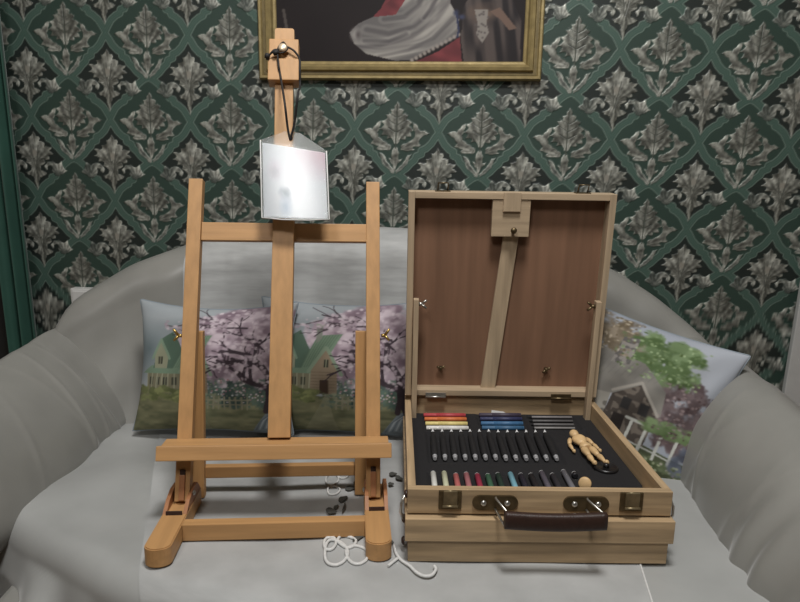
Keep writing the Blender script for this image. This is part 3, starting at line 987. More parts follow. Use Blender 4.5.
for sx in (-1, 1):
    cx = sx * (ES + .003)
    # side rail with a rounded nose: outline in x-y, extruded up
    bm = NB()
    out = [(cx - .019, .17)] + [(cx + .019 * math.cos(t), -.004 + .014 * math.sin(t)) for t in np.linspace(PI, 2 * PI, 12)] + [(cx + .019, .17)]
    prism(bm, [(a, b, .0005) for a, b in out], (0, 0, .029))
    bmesh.ops.bevel(bm, geom=[e for e in bm.edges if abs(e.verts[0].co.z - e.verts[1].co.z) < 1e-5], offset=.0015, segments=2, affect='EDGES')
    rail = epart('side_rail', bm, M_e[1])
    # cheeks that take the post
    for s2 in (-1, 1):
        bm = NB(); prism(bm, [(cx + s2 * .0125 - (.006 if s2 < 0 else 0), y, z) for y, z in ((.078, .029), (.10, .043), (.125, .050), (.15, .048), (.168, .0295))], (.006, 0, 0))
        obj('pivot_cheek', bm, M_e_dark, rail)
    bm = NB(); lathe(bm, [(.0001, 0), (.0042, 0), (.0045, .0012), (.003, .003), (.0001, .0035)], frame_z((cx - sx * .0186, .122, .043), (-sx, 0, 0), (0, 1, 0)), 14)
    obj('pivot_bolt', bm, M_steel, rail)
    bm = NB(); box(bm, cx - .0125, cx + .0125, .0755, .0775, .0292, .036, .0005); obj('slot', bm, M_slot, rail)
    # front post
    bm = NB(); pc = sx * ES - (.0015 if sx > 0 else 0)
    box(bm, pc - .0118, pc + .0118, -.002, .017, .004, .545, .0012, PM)
    post = epart('post', bm, M_e[2])
    bm = NB(); box(bm, pc - .0045, pc + .0045, -.0065, -.0015, .006, .046, .001, PM); obj('pivot_key', bm, M_e_dark, post)
    bm = NB(); box(bm, pc - .0042, pc + .0042, -.0045, -.0015, .0462, .054, .0004, PM); obj('key_slot', bm, M_slot, post)
    # rear strut
    xs0 = -.1475 if sx < 0 else .1335
    pt = PM @ Vector((0, .022, .268))
    bm = NB()
    a0, a1 = Vector((xs0, .190, .001)), Vector((xs0, pt.y + .008, pt.z + .012))
    d = (a1 - a0)
    box(bm, -.0105, .0105, -.008, .008, 0, d.length, .0012, frame_z(a0, d))
    leg = epart('rear_strut', bm, M_e[2])
    # wing bolt on the outer side of the post
    bm = NB()
    c0 = PM @ Vector((sx * (ES + .0127), .006, .272))
    tube(bm, [c0, c0 + Vector((sx * .007, 0, 0))], .003, 10)
    tube(bm, [c0 + Vector((sx * .006, 0, 0)), c0 + Vector((sx * .014, -.002, .012))], [.0028, .002], 8)
    tube(bm, [c0 + Vector((sx * .006, 0, 0)), c0 + Vector((sx * .014, -.002, -.008))], [.0028, .002], 8)
    obj('wing_bolt', bm, M_brass, post)
bm = NB(); box(bm, -ES + .016, ES - .016, .048, .066, .0015, .0285, .0015); epart('front_crossbar', bm, M_e[0])
bm = NB(); box(bm, -.1415, .123, .199, .213, .030, .051, .0015); epart('rear_crossbar', bm, M_e[0])
TILT = Matrix.Translation((0, 0, .50)) @ Matrix.Rotation(-.011, 4, 'Y') @ Matrix.Translation((0, 0, -.494))   # the extension leans a hair to the left
# rails across the posts, tray and mast
bm = NB(); box(bm, -ES + .0125, ES - .0125, .001, .014, .436, .468, .0012, PM); epart('top_crossbar', bm, M_e[0])
bm = NB(); box(bm, -.186, .181, -.046, -.032, .0715, .0945, .0015, PM); epart('tray_lip', bm, M_e[0])
bm = NB(); prism(bm, [(-.182, -.032, .082), (-.182, -.032, .0945), (-.182, -.003, .103), (-.182, -.003, .088)], (.359, 0, 0), PM); epart('tray', bm, M_e[0])
bm = NB(); box(bm, -.0185, .0175, -.019, -.001, .1035, .555, .0012, PM); mast = epart('mast', bm, M_e[2])
bm = NB(); box(bm, -.0185, .0135, -.016, -.003, .50, .80, .0012, PM @ TILT); epart('mast_extension', bm, M_e[2])
bm = NB(); box(bm, -.0285, .0235, -.026, -.001, .752, .792, .002, PM @ TILT); box(bm, -.0295, .0245, -.030, -.001, .712, .7525, .0015, PM @ TILT); hd = epart('canvas_clamp', bm, M_e[2])
bm = NB()
out = [(-.017, .79)] + [(-.017 + .004 * (1 - math.cos(t)), .812 + .004 * math.sin(t)) for t in np.linspace(0, PI / 2, 5)] + [(.013 + .004 * math.sin(t), .812 + .004 * math.cos(t)) for t in np.linspace(0, PI / 2, 5)] + [(.017, .79)]
prism(bm, [(a - .002, -.020, b) for a, b in out], (0, .018, 0), PM @ TILT); epart('mast_tip', bm, M_e[2])
bm = NB(); lathe(bm, [(.0001, 0), (.0035, 0), (.0035, .008), (.0072, .008), (.008, .010), (.0075, .012), (.005, .0135), (.0001, .0138)], PM @ TILT @ frame_z((-.003, -.026, .769), (0, -1, 0)), 18)
knob = obj('clamp_knob', bm, M_pale_metal, hd)

# ------------------------------------------------------------------ wooden sketch box
BW, BD = .382, .385
PINE = (168, 144, 112)
PINE2 = (172, 152, 126)
M_l = [wood('lid_pine_x', PINE2, 0, .10), None, wood('lid_pine_z', PINE2, 2, .10)]
M_b = [wood('pine_x', PINE, 0, .16), wood('pine_y', PINE, 1, .12), wood('pine_z', PINE, 2, .10)]
M_ply = wood('reddish_plywood', (124, 93, 73), 2, .08, .55, scale=.55)
M_bronze = mat('antique_bronze', (104, 90, 66), .4, .8, .15, 90)
M_tongue = mat('worn_bronze', (138, 124, 96), .38, .7, .12, 90)
M_leather = mat('brown_leather', (50, 33, 27), .45, var=.12, scale=120, bump=.25, bscale=500)
M_foam = mat('black_foam', (21, 20, 22), .9, var=.08, scale=200, bump=.1)
sb = empty('sketch_box', 'open pale wooden artist box with raised lid, leather handle and drawers on the sofa seat', 'art box', (.2085, .803, .4705), (-.022, -.006, .008))


def bpart(name, bm, m, parent=None): return obj(name, bm, m, parent or sb)


h = BW / 2
# upper tray: four walls and a bottom
wl = .012
bm = NB(); box(bm, -h, h, .004, .004 + wl, .0745, .1125, .001); tw = bpart('tray_front', bm, M_b[0])
bm = NB(); box(bm, -h, h, BD - wl, BD, .0745, .1225, .001); bpart('tray_back', bm, M_b[0])
for sx in (-1, 1):
    bm = NB(); box(bm, min(sx * h, sx * (h - wl)), max(sx * h, sx * (h - wl)), .004 + wl, BD - wl, .0745, .1125, .001); bpart('tray_side', bm, M_b[1])
bm = NB(); box(bm, -h + wl, h - wl, .004 + wl, BD - wl, .0722, .0745, 0); bpart('tray_bottom', bm, M_b[1])
# two drawers with plain fronts
for z0, z1, w2, y0 in ((.0365, .0718, h + .003, -.007), (.0005, .0350, h - .0015, -.001)):
    bm = NB(); box(bm, -w2, w2, y0, BD - .004, z0, z1, .0012); bpart('drawer', bm, M_b[0])
for sx in (-1, 1):
    for y in (.03, BD - .04):
        bm = NB(); lathe(bm, [(.0001, -.002), (.006, -.002), (.007, -.001), (.007, .001), (.0001, .0012)], Matrix.Translation((sx * (h - .022), y, 0)), 14); bpart('foot', bm, M_leather)
    # swing-out link joining tray and drawers at the side
    X0 = sx * (h + .003)
    for q, zz in enumerate((.094, .054, .018)):
        bm = NB(); lathe(bm, [(.0001, 0), (.006, 0), (.0065, .002), (.004, .0045), (.0001, .005)], frame_z((X0 if q else X0 - sx * .003, .025, zz), (sx, 0, 0), (0, 1, 0)), 14)
        bpart('link_rivet', bm, M_leather)
    bm = NB(); tube(bm, [(X0 + sx * .001, .02, .094), (X0 + sx * .006, .018, .082), (X0 + sx * .0065, .018, .068), (X0 + sx * .002, .02, .056)], .002, 8); bpart('side_link', bm, M_steel)

# foam insert with pressed recesses
n = 150
xx = np.linspace(-h + wl + .0004, h - wl - .0004, n); yy = np.linspace(.0165, BD - wl - .0005, n)
X, Y = np.meshgrid(xx, yy)
FT = .0815
D = np.zeros_like(X)


def recess(x0, x1, y0, y1, d):
    s = .0025
    k = np.clip((X - x0) / s, 0, 1) * np.clip((x1 - X) / s, 0, 1) * np.clip((Y - y0) / s, 0, 1) * np.clip((y1 - Y) / s, 0, 1)
    np.maximum(D, d * k, out=D)


def brow(px, py, z=FT):
    """where the ray through a pixel meets the foam plane, in box coordinates"""
    Mi = BM.inverted(); o = Mi @ CAM; d = (Mi.to_3x3() @ ray(px, py))
    return o + d * ((z - o.z) / d.z)


BM = Matrix.Translation(sb.location) @ sb.rotation_euler.to_matrix().to_4x4()
STICKS = []
for grp, (xl, xr, ys, cols) in enumerate((
        ((423.5, 465.5, (415.5, 419.5, 424, 428.3), ((176, 66, 72), (204, 112, 62), (218, 200, 130), (222, 220, 214)))),
        ((479, 521, (415.3, 419.3, 423.8, 428.2), ((66, 58, 72), (48, 52, 84), (62, 104, 142), (58, 96, 128)))),
        ((531.5, 572, (416.8, 420.6, 424.2, 427.6), ((120, 116, 116), (84, 82, 82), (98, 96, 96), (128, 126, 124)))))):
    for q, py in enumerate(ys):
        a, b = brow(xl + q * .9, py), brow(xr + q * 1.0, py + .3)
        STICKS.append((grp, q, a, b, cols[q]))
    g = [s_ for s_ in STICKS if s_[0] == grp]
    recess(min(s_[2].x for s_ in g) - .004, max(s_[3].x for s_ in g) + .004, min(s_[2].y for s_ in g) - .008, max(s_[2].y for s_ in g) + .008, .004)
TUBES = []
for i in range(13):
    bx_, by_ = 435 + i * 10.17, 459.5 + (i > 6) * .6
    b = brow(bx_, by_); tx = 425.5 + i * 9.3
    t_ = brow(tx + 7.2, 433.2)
    TUBES.append((b, t_))
recess(TUBES[0][0].x - .012, TUBES[-1][0].x + .014, TUBES[0][0].y - .012, TUBES[0][1].y + .006, .005)
PEGS = []
for i, px in enumerate((433, 444, 455.6, 466, 477, 487.5, 497.6, 510, 520.5, 530.6, 541, 552, 563, 573.7)):
    b = brow(px, (473, 473, 475, 474, 475, 475.5, 474.5, 474, 475, 475, 472.5, 475, 471.5, 473.5)[i])
    PEGS.append(b)
recess(PEGS[0].x - .01, PEGS[-1].x + .010, .02, PEGS[0].y + .004, .0045)
c0, c1 = brow(570, 432), brow(603, 465)
recess(c0.x - .012, c1.x + .016, c1.y - .02, c0.y + .01, .004)
# sunken bay at the right front with a curved rim
bay = brow(640, 486)
D = np.maximum(D, .0085 * np.clip((.052 - np.hypot((X - bay.x + .012) / 1.25, Y - .030)) / .004, 0, 1))
P = np.stack([X, Y, FT - D], -1)
# close the sheet down to the tray bottom
edge = P.copy()
fo = grid('foam_insert', P, M_foam, sb)
md = fo.modifiers.new('thick', 'SOLIDIFY'); md.thickness = .0005; md.offset = -1
# white paper tab standing against the back wall
bm = NB()
a = brow(490, 412); b = brow(507, 412)
prism(bm, [(a.x, BD - wl - .004, FT), (a.x + .001, BD - wl - .002, FT + .009), (b.x - .010, BD - wl - .002, FT + .006), (b.x, BD - wl - .004, FT + .001)], (0, .0006, 0))
tg = obj('paper_tab', bm, M_socket)
tg.matrix_world = BM
tag(tg, 'white paper tab sticking up at the back wall of the wooden box', 'paper')

# front latches, handle
for x in (-.130, .131):
    bm = NB(); box(bm, x - .0165, x + .0165, .0005, .0042, .083, .112, .0012)
    lt = bpart('latch_plate', bm, M_bronze)
    bm = NB(); box(bm, x - .010, x + .010, -.0035, .001, .091, .1135, .0012); tube(bm, [(x - .011, -.004, .0905), (x + .011, -.004, .0905)], .0018, 8)
    tube(bm, [(x - .009, -.0005, .112), (x + .009, -.0005, .112)], .002, 8)
    obj('latch_tongue', bm, M_tongue, lt)
hx0, hx1, HZ = -.058, .083, .0895
bm = NB()
prof_pts = []
for i in range(25):
    t = i / 24; x = hx0 + (hx1 - hx0) * t
    sag = -.003 * math.sin(t * PI)
    prof_pts.append((x, sag))
rings = []
for x, sg in prof_pts:
    ring = []
    for k in range(16):
        a_ = k * 2 * PI / 16
        ca_, sa_ = math.cos(a_), math.sin(a_)
        ring.append(bm.verts.new((x, -.036 + .0065 * math.copysign(abs(ca_) ** .6, ca_), HZ + sg + .0125 * math.copysign(abs(sa_) ** .6, sa_))))
    rings.append(ring)
for i in range(24):
    for k in range(16):
        f = bm.faces.new((rings[i][k], rings[i][(k + 1) % 16], rings[i + 1][(k + 1) % 16], rings[i + 1][k])); f.smooth = True
bm.faces.new(rings[0]); bm.faces.new(rings[-1][::-1])
hd2 = bpart('handle', bm, M_leather)
for x, xe in ((-.065, hx0 + .004), (.066, hx1 - .004)):
    bm = NB()
    out = [(x - .022 + .011 * math.cos(t), .094 + .011 * math.sin(t)) for t in np.linspace(PI / 2, 3 * PI / 2, 9)] + [(x + .022 + .011 * math.cos(t), .094 + .011 * math.sin(t)) for t in np.linspace(-PI / 2, PI / 2, 9)]
    prism(bm, [(a_, .0005, b_) for a_, b_ in out], (0, .0035, 0)); obj('handle_plate', bm, M_bronze, hd2)
    for s2 in (-1, 1):
        bm = NB(); lathe(bm, [(.0001, 0), (.0045, 0), (.0042, .0018), (.002, .003), (.0001, .0032)], frame_z((x + s2 * .017, .0005, .094), (0, -1, 0)), 12)
        obj('rivet', bm, M_steel, hd2)
    bm = NB(); tube(bm, [(x, -.001, .104), (x, -.004, .103), (xe, -.034, HZ + .010), (xe, -.036, HZ), (xe - .003, -.034, HZ - .010), (x + .001, -.006, .085), (x, -.001, .086)], .0017, 8)
    obj('handle_loop', bm, M_steel, hd2)

# raised lid (its own frame: z up along the lid, -y to the viewer)
LH = .402
lr = .012; fy, by = -.014, .020
bm = NB(); box(bm, -h + lr, h - lr, .012, .016, lr, LH - lr, 0)
lid = obj('lid', bm, M_ply, sb, (0, BD - .010, .1245), (.066, 0, 0))
for sx in (-1, 1):
    bm = NB(); box(bm, min(sx * h, sx * (h - lr)), max(sx * h, sx * (h - lr)), fy, by, 0, LH, .001); obj('lid_side_rail', bm, M_l[2], lid)
bm = NB(); box(bm, -h + lr, h - lr, fy, by, LH - lr, LH, .001); obj('lid_top_rail', bm, M_l[0], lid)
bm = NB(); box(bm, -h + lr, h - lr, fy, by, 0, lr, .001); obj('lid_bottom_rail', bm, M_l[0], lid)
# little painting mast inside the lid: hinged block, catch, strip
bm = NB(); box(bm, -.036, .034, -.012, .001, LH - .081, LH - .013, .001); mb = obj('mast_block', bm, M_l[0], lid)
bm = NB(); box(bm, -.017, .015, -.0175, -.012, LH - .034, LH + .001, .001); obj('mast_catch', bm, M_l[2], lid)
bm = NB(); box(bm, -.0145, .0145, .001, .0085, -.315, .012, .001, Matrix.Translation((.004, 0, LH - .080)) @ Matrix.Rotation(.09, 4, 'Y'))
obj('mast_strip', bm, M_l[2], lid)
bm = NB(); lathe(bm, [(.0001, 0), (.003, 0), (.003, .006), (.0055, .007), (.006, .010), (.004, .013), (.0001, .0135)], frame_z((.004, -.012, LH - .068), (0, -1, 0)), 16); obj('knob', bm, M_bronze, mb)


def wing_nut(bm, p, d, a1, a2, L=.011):
    p = Vector(p); d = Vector(d)
    tube(bm, [p, p + d * .008], [.0042, .003], 10)
    for a_ in (a1, a2):
        a_ = Vector(a_)
        tube(bm, [p + d * .005, p + d * .005 + a_ * L * .5, p + d * .006 + a_ * L], [.0016, .0026, .0022], 8)


for x in (-.120, .092):
    bm = NB(); wing_nut(bm, (x, .0115, .050), (0, -1, 0), Vector((.8, -.2, .6)), Vector((-.8, -.2, -.6)) if x > 0 else Vector((-.8, -.2, .5)), .009); obj('wing_nut', bm, M_bronze, lid)
for x in (-.128, .130):
    bm = NB(); tube(bm, [(x - .009, -.002, LH), (x - .009, -.010, LH + .016), (x + .009, -.010, LH + .016), (x + .009, -.002, LH)], .0014, 8); box(bm, x - .014, x + .014, -.010, .006, LH, LH + .0018, .0004)
    obj('latch_loop', bm, M_bronze, lid)
for x in (-.13, .12):
    bm = NB(); box(bm, x - .02, x + .02, -.0165, -.0142, -.004, .007, .0005); tube(bm, [(x - .02, -.016, -.002), (x + .02, -.016, -.002)], .0022, 8); obj('hinge', bm, M_steel if x < 0 else M_bronze, lid)
# support arms from the tray sides to the lid sides
for sx in (-1, 1):
    x = sx * (h - lr - .006)
    a0 = Vector((x, BD - .030, .082)); a1 = Vector((x, BD - .044, .318))
    d = a1 - a0
    bm = NB(); box(bm, -.005, .005, -.008, .008, -.008, d.length + .006, .001, frame_z(a0, d)); ar = bpart('support_arm', bm, M_l[2])
    bm = NB()
    p1 = a1 - Vector((sx * .005, 0, .004))
    wing_nut(bm, p1, (-sx, 0, 0), Vector((-sx * .75, -.1, .65)), Vector((-sx * .75, -.1, -.65)), .012)
    obj('wing_nut', bm, M_steel if sx < 0 else M_bronze, ar)

# ------------------------------------------------------------------ what lies in the box
def in_box(o): o.matrix_world = BM @ o.matrix_world


def set_axes(o, p, d, roll_up=(0, 0, 1)):
    """lay o so that its local x runs along d at box point p"""
    xd = Vector(d).normalized(); z = Vector(roll_up); y = z.cross(xd).normalized(); z = xd.cross(y)
    m_ = Matrix(((xd.x, y.x, z.x, p[0]), (xd.y, y.y, z.y, p[1]), (xd.z, y.z, z.z, p[2]), (0, 0, 0, 1)))
    o.matrix_world = BM @ m_


names = ((('red', 'top'), ('orange', 'second'), ('pale yellow', 'third'), ('white', 'bottom')),
         (('dark violet', 'top'), ('navy', 'second'), ('blue', 'third'), ('dull blue', 'bottom')),
         (('grey', 'top'), ('dark grey', 'second'), ('mid grey', 'third'), ('light grey', 'bottom')))
gname = ('left stack of colour sticks', 'blue stack of colour sticks', 'grey stack of pencils')
for grp, q, a, b, c in STICKS:
    L = (b - a).length; r = .0042
    cn, pos = names[grp][q]
    if grp < 2:
        lab = '%s colour stick, %s of the four %s in the foam' % (cn, pos, ('warm sticks at left', 'blue sticks in middle')[grp])
        nm, cat = 'colour_stick', 'pastel'
    else:
        lab = '%s thin pencil, %s of the grey pencils right of the blue sticks' % (cn, pos)
        nm, cat = 'pencil', 'pencil'; r = .0026
    m_ = mat('stick_' + cn.replace(' ', '_'), c, .55, var=.06, scale=120)
    e = empty(nm, lab, cat, group=gname[grp])
    bm = NB(); lathe(bm, [(r * .7, 0), (r, .0008), (r, L - .0008), (r * .7, L)], frame_z((0, 0, 0), (1, 0, 0), (0, 1, 0)), 6 if grp == 2 else 12); obj('body', bm, m_, e)
    if grp == 2:
        bm = NB(); lathe(bm, [(r, 0), (.0006, .009)], frame_z((-.009, 0, 0), (1, 0, 0), (0, 1, 0)) if False else frame_z((0, 0, 0), (-1, 0, 0), (0, 1, 0)), 6); obj('sharpened_tip', bm, M_foam, e)
    else:
        bm = NB(); lathe(bm, [(r + .0003, L * .30), (r + .0003, L * .97)], frame_z((0, 0, 0), (1, 0, 0), (0, 1, 0)), 12); obj('wrapper', bm, m_, e)
    a = a.copy(); set_axes(e, (a.x, a.y, FT - .004 + r + .0007), b - a)

ordn = ('first', 'second', 'third', 'fourth', 'fifth', 'sixth', 'seventh', 'eighth', 'ninth', 'tenth', 'eleventh', 'twelfth', 'thirteenth', 'last')
M_tube = mat('black_tube', (18, 18, 20), .75, var=.08, scale=60)
M_dkcap = mat('grey_cap', (168, 168, 170), .4, .3, .05)
tip_m = mat('pale_tip', (200, 200, 200), .5, var=.03)
src = None
for i, (b, t_) in enumerate(TUBES):
    lab = 'black silver-collared paint tube, %s from the left in the row of thirteen' % ordn[i]
    L = (t_ - b).length
    if src is None:
        e = src = empty('paint_tube', lab, 'paint tube', group='black paint tubes in the foam')
        r = .0058
        bm = NB(); lathe(bm, [(r * .96, .010), (r, .012), (r, L * .5), (r * .9, L * .8), (r * .75, L - .004)], frame_z((0, 0, 0), (1, 0, 0), (0, 1, 0)), 14); obj('body', bm, M_tube, e)
        bm = NB(); lathe(bm, [(r * .55, 0), (r * .62, .001), (r * .66, .0095), (r * .96, .011)], frame_z((0, 0, 0), (1, 0, 0), (0, 1, 0)), 14); obj('collar', bm, M_dkcap, e)
        bm = NB(); prism(bm, [(L - .005, -.0036, .001), (L - .005, .0036, .001), (L + .002, .0004, .0055), (L + .002, -.0004, .0055)], (.0008, 0, .0006)); obj('crimped_end', bm, tip_m, e)
    else:
        e = src.copy(); COL.objects.link(e); e['label'] = lab
        for ch in list(src.children):
            c = ch.copy(); COL.objects.link(c); c.parent = e
    set_axes(e, (b.x, b.y, FT - .005 + .0063), t_ - b)

pegc = (('white', (222, 222, 216)), ('cream', (206, 208, 178)), ('salmon pink', (190, 106, 104)), ('dusty pink', (172, 112, 116)), ('crimson', (158, 50, 74)), ('green', (62, 104, 80)), ('dark green', (36, 58, 50)), ('light blue', (124, 176, 192)), ('navy black', (40, 40, 52)), ('black', (34, 34, 38)), ('purple grey', (92, 88, 98)), ('charcoal', (48, 48, 54)), ('mid grey', (112, 112, 118)), ('soft black', (30, 30, 34)))
src = None
for i, (cn, c) in enumerate(pegc):
    b = PEGS[i]
    m_ = mat('marker_' + cn.replace(' ', '_'), c, .45, var=.03)
    lab = '%s crayon with a pale rounded end, %s from the left in the front row' % (cn, ordn[i])
    e = empty('crayon', lab, 'crayon', group='row of crayons at the box front')
    r = .0047
    L = (b.y - .020) if i < 13 else .010
    bm = NB(); lathe(bm, [(r, .0035), (r, L), (r * .8, L + .001)], frame_z((0, 0, 0), (1, 0, 0), (0, 1, 0)), 14); obj('body', bm, m_, e)
    bm = NB(); lathe(bm, [(.0008, 0), (r * .6, .0005), (r * .92, .0018), (r * .97, .0036)], frame_z((0, 0, 0), (1, 0, 0), (0, 1, 0)), 14); obj('pale_end', bm, tip_m if i not in (1, 7) else m_, e)
    set_axes(e, (b.x, b.y, FT - .0045 + r + .0006), (0, -1, 0))

# jointed wooden figure lying in the foam
M_man = mat('maple', (204, 172, 126), .5, var=.08, scale=60)
hp, fp = brow(572.5, 433.5, FT + .006), brow(601, 464, FT + .006)
ax = (fp - hp); ML = ax.length
man = empty('wooden_manikin', 'small jointed pale wooden figure lying in black foam at right of box', 'manikin')
def ell(name, x, y, z, lx, rr, dirv=(1, 0, 0), sy=1.0, pr=(.35, .8, 1, .85, .4)):
    bm = NB(); n_ = len(pr)
    lathe(bm, [(rr * k, lx * i / (n_ - 1) - 0) for i, k in enumerate(pr)], frame_z((x, y, z), dirv, (0, 1, 0)), 16, sx=sy)
    return obj(name, bm, M_man, man)
u_ = ML / 1.0
ell('head', -.02 * u_, 0, .0015, .17 * u_, .0085, pr=(.4, .85, 1, .95, .75, .4))
ell('neck', .13 * u_, 0, .001, .06 * u_, .0035, pr=(.9, 1, .9))
ell('chest', .17 * u_, 0, .0012, .23 * u_, .0098, sy=1.35, pr=(.55, .95, 1, .9, .7, .5))
ell('waist', .38 * u_, 0, .001, .06 * u_, .006, pr=(.8, 1, .8))
ell('pelvis', .42 * u_, 0, .001, .13 * u_, .0085, sy=1.3, pr=(.6, .95, 1, .8))
for s2 in (-1, 1):
    ell('thigh', .53 * u_, s2 * .0065, .001, .24 * u_, .0066, (1, s2 * .06, 0), pr=(.7, 1, .95, .75, .55))
    ell('calf', .75 * u_, s2 * .0085, .0005, .22 * u_, .0052, (1, s2 * .05, 0), pr=(.7, 1, .85, .6, .5))
    ell('foot', .955 * u_, s2 * .0105, .0008, .07 * u_, .0042, (1, 0, .25), pr=(.6, 1, .9, .5))
    dd = (1, s2 * .12, -.02) if s2 > 0 else (1, s2 * .42, -.02)
    ell('upper_arm', .21 * u_, s2 * .0155, .001, .19 * u_, .0042, dd, pr=(.7, 1, .9, .65))
    q = Vector(dd).normalized() * (.19 * u_)
    ell('forearm', .21 * u_ + q.x, s2 * .0155 + q.y, .0005, .17 * u_, .0036, (1, s2 * .08, 0), pr=(.7, 1, .8, .55))
    q2 = Vector((1, s2 * .08, 0)).normalized() * (.17 * u_)
    ell('hand', .21 * u_ + q.x + q2.x, s2 * .0155 + q.y + q2.y, .0003, .065 * u_, .0033, (1, 0, 0), pr=(.6, 1, .5))
set_axes(man, (hp.x, hp.y, FT + .0062), ax)

# round black stand of the figure, and a wooden disc at the front
bs = brow(606, 469)
M_blackgloss = mat('black_lacquer', (26, 25, 26), .35, var=.05)
e = empty('round_stand', 'round black stand lying at the feet of the wooden figure', 'stand', BM @ Vector((bs.x, bs.y, FT - .0005)), BM.to_euler())
bm = NB(); lathe(bm, [(.001, 0), (.019, 0), (.0195, .003), (.018, .0055), (.0165, .0055), (.0155, .0042), (.001, .004)], None, 32); obj('base_disc', bm, M_blackgloss, e)
bm = NB(); lathe(bm, [(.001, .0045), (.005, .0045), (.0045, .010), (.001, .0105)], None, 18); obj('socket', bm, M_blackgloss, e)
ck = brow(582.5, 488, FT)
e = empty('wooden_disc', 'thick round wooden disc standing on edge just behind the box front', 'disc', BM @ Vector((ck.x, ck.y + .006, FT - .004 + .0098)), BM.to_euler())
bm = NB(); lathe(bm, [(.0002, 0), (.0088, 0), (.0098, .001), (.0098, .006), (.0088, .007), (.0002, .007)], frame_z((.0035, -.004, 0), (.40, .85, -.18), (1, 0, 0)), 32); obj('body', bm, M_man, e)

# ------------------------------------------------------------------ tag hanging from the easel top
EM = Matrix.Translation(easel.location) @ easel.rotation_euler.to_matrix().to_4x4() @ PM @ TILT


def card_print():
    n = 128
    t = (np.arange(n) + .5) / n
    x, y = np.meshgrid(t, t)
    cv = Canvas(x, y, (236, 238, 242))
    cv.put(np.clip((x - .35) * 1.4, 0, 1) * np.clip((y - .5) * 2.4, 0, 1), (226, 182, 196))
    cv.blob(.2, .66, .16, .2, (226, 216, 226), .9)
    cv.blob(.2, .62, .10, .1, (206, 204, 212), .9)
    cv.blob(.36, .34, .14, .14, (134, 146, 164), .9, 5, 8, .4)
    cv.blob(.36, .16, .13, .2, (178, 196, 216), .9)
    for i in range(4): cv.blob(.8, .88 - i * .045, .012, .012, (240, 226, 232), .5)
    return cv.c


DC = 1.045
TL, TR, BL, BR = at_d(260.5, 140, DC), at_d(326.5, 151, DC), at_d(262, 219, DC - .018), at_d(329.5, 220.5, DC - .018)
u = np.linspace(0, 1, 60)
U, V = np.meshgrid(u, u)
def quad(U, V, bow=.002, push=0.0):
    q = np.array
    P = (q(BL)[None, None] * ((1 - U) * (1 - V))[..., None] + q(BR)[None, None] * (U * (1 - V))[..., None] + q(TL)[None, None] * ((1 - U) * V)[..., None] + q(TR)[None, None] * (U * V)[..., None])
    P[..., 1] += -bow * 4 * U * (1 - U) - push
    return P
hole = at_d(290.5, 139.5, DC - .001)
badge = empty('name_tag', 'white and pink card in clear sleeve hanging on black cord from the easel', 'tag', hole)
hv = np.array(hole)
cd = grid('card', quad(U * .95 + .025, V * .95 + .02) - hv, painted('card_print', .35, spec=.5), badge, col=sample(card_print(), 128, U, V))
md = cd.modifiers.new('thick', 'SOLIDIFY'); md.thickness = .0006
# clear sleeve: body plus peaked flap
M_clear = bpy.data.materials.new('clear_plastic'); M_clear.use_nodes = True
b_ = M_clear.node_tree.nodes['Principled BSDF']
b_.inputs['Base Color'].default_value = (.92, .94, .95, 1); b_.inputs['Roughness'].default_value = .22; b_.inputs['Transmission Weight'].default_value = .95; b_.inputs['IOR'].default_value = 1.45
Vq, Uq = np.meshgrid(np.linspace(0, 1.22, 70), np.linspace(0, 1, 60), indexing='ij')
Ps = quad(Uq, np.minimum(Vq, 1), .002, .0013)
pk = np.clip((Vq - 1) / .22, 0, 1)
apex = np.array(at_d(286, 131, DC + .001)); apex2 = np.array(at_d(300, 133, DC + .001))
topc = apex + (apex2 - apex) * Uq[..., None]
Ps = Ps * (1 - pk)[..., None] + topc * pk[..., None]
sl = grid('sleeve', Ps - hv, M_clear, badge)
md = sl.modifiers.new('thick', 'SOLIDIFY'); md.thickness = .0004
bm = NB(); ringp = [quad(np.array([[a_]]), np.array([[b_]]), .002, .0012)[0, 0] - hv for a_, b_ in ((0, 1), (0, .5), (0, .02), (.3, 0), (.7, 0), (1, .02), (1, .5), (1, 1))]
tube(bm, ringp, .0011, 6); obj('sleeve_edge', bm, M_socket, badge)
M_cord = mat('black_cord', (22, 20, 20), .7, var=.1)
bm = NB()
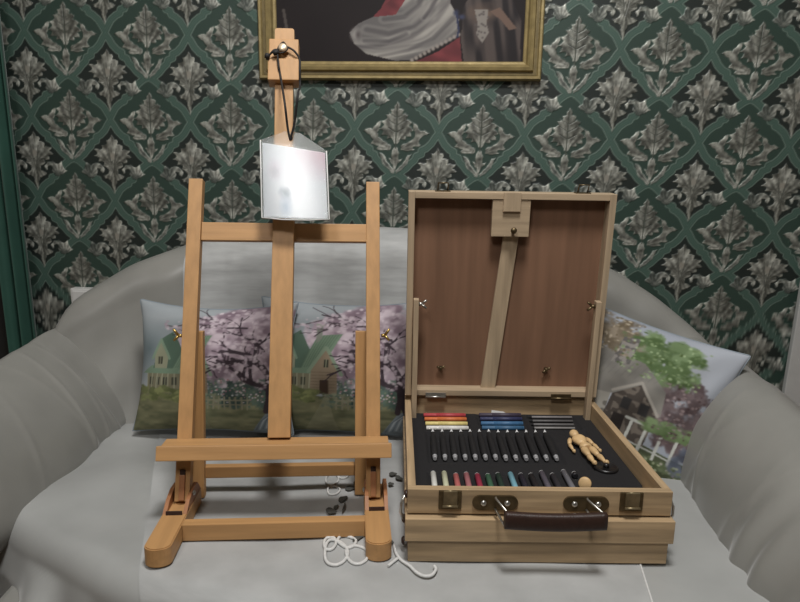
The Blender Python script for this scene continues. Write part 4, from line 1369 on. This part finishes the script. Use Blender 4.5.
def ep(x, y, z): return EM @ Vector((x - .002, y, z)) - Vector(hole)
def spline(pts, k=8):
    pts = [Vector(p_) for p_ in pts]; out = []; N = len(pts)
    for i in range(N - 1):
        a_, b2, c_, d_ = [pts[min(max(i + q_, 0), N - 1)] for q_ in (-1, 0, 1, 2)]
        for t in np.linspace(0, 1, k, endpoint=False):
            out.append(.5 * ((2 * b2) + (-a_ + c_) * t + (2 * a_ - 5 * b2 + 4 * c_ - d_) * t * t + (-a_ + 3 * b2 - 3 * c_ + d_) * t ** 3))
    return out + [pts[-1]]
hz_ = Vector((0, -.003, 0))
tube(bm, spline([ep(-.009, -.033, .765), ep(-.010, -.036, .758), ep(-.008, -.0345, .735), ep(-.004, -.034, .712), Vector((-.008, -.004, .06)), Vector((-.004, -.003, .02)), hz_, Vector((.003, -.002, .004))]), .0019, 8)
tube(bm, spline([ep(.006, -.034, .772), ep(.018, -.034, .765), ep(.0275, -.030, .752), ep(.0285, -.0315, .73), ep(.0285, -.028, .70), Vector((.014, .0, .075)), Vector((.008, -.002, .03)), Vector((.002, -.003, .006)), hz_]), .0019, 8)
tube(bm, spline([ep(.006, -.034, .772), ep(0, -.036, .7795), ep(-.008, -.035, .772), ep(-.010, -.034, .764), ep(-.004, -.036, .759), ep(.005, -.035, .764), ep(.008, -.034, .770)]), .0013, 8)
obj('cord', bm, M_cord, badge)
bm = NB()
for i in range(3):
    tube(bm, spline([ep(-.008, -.034, .766 - i * .003), ep(-.016, -.036 - .001 * i, .764 - i * .002), ep(-.024, -.034, .756), ep(-.0295, -.031, .752 - i * .002)]), [.0018] * 24 + [.0018], 8)
lathe(bm, [(.0005, 0), (.0045, .001), (.005, .005), (.004, .009), (.0005, .010)], frame_z(ep(-.029, -.031, .750), (.2, 0, 1)), 12)
lathe(bm, [(.0005, 0), (.004, .001), (.0045, .006), (.003, .010), (.0005, .0105)], frame_z(ep(-.018, -.036, .757), (1, 0, .4)), 12)
obj('knot', bm, M_cord, badge)
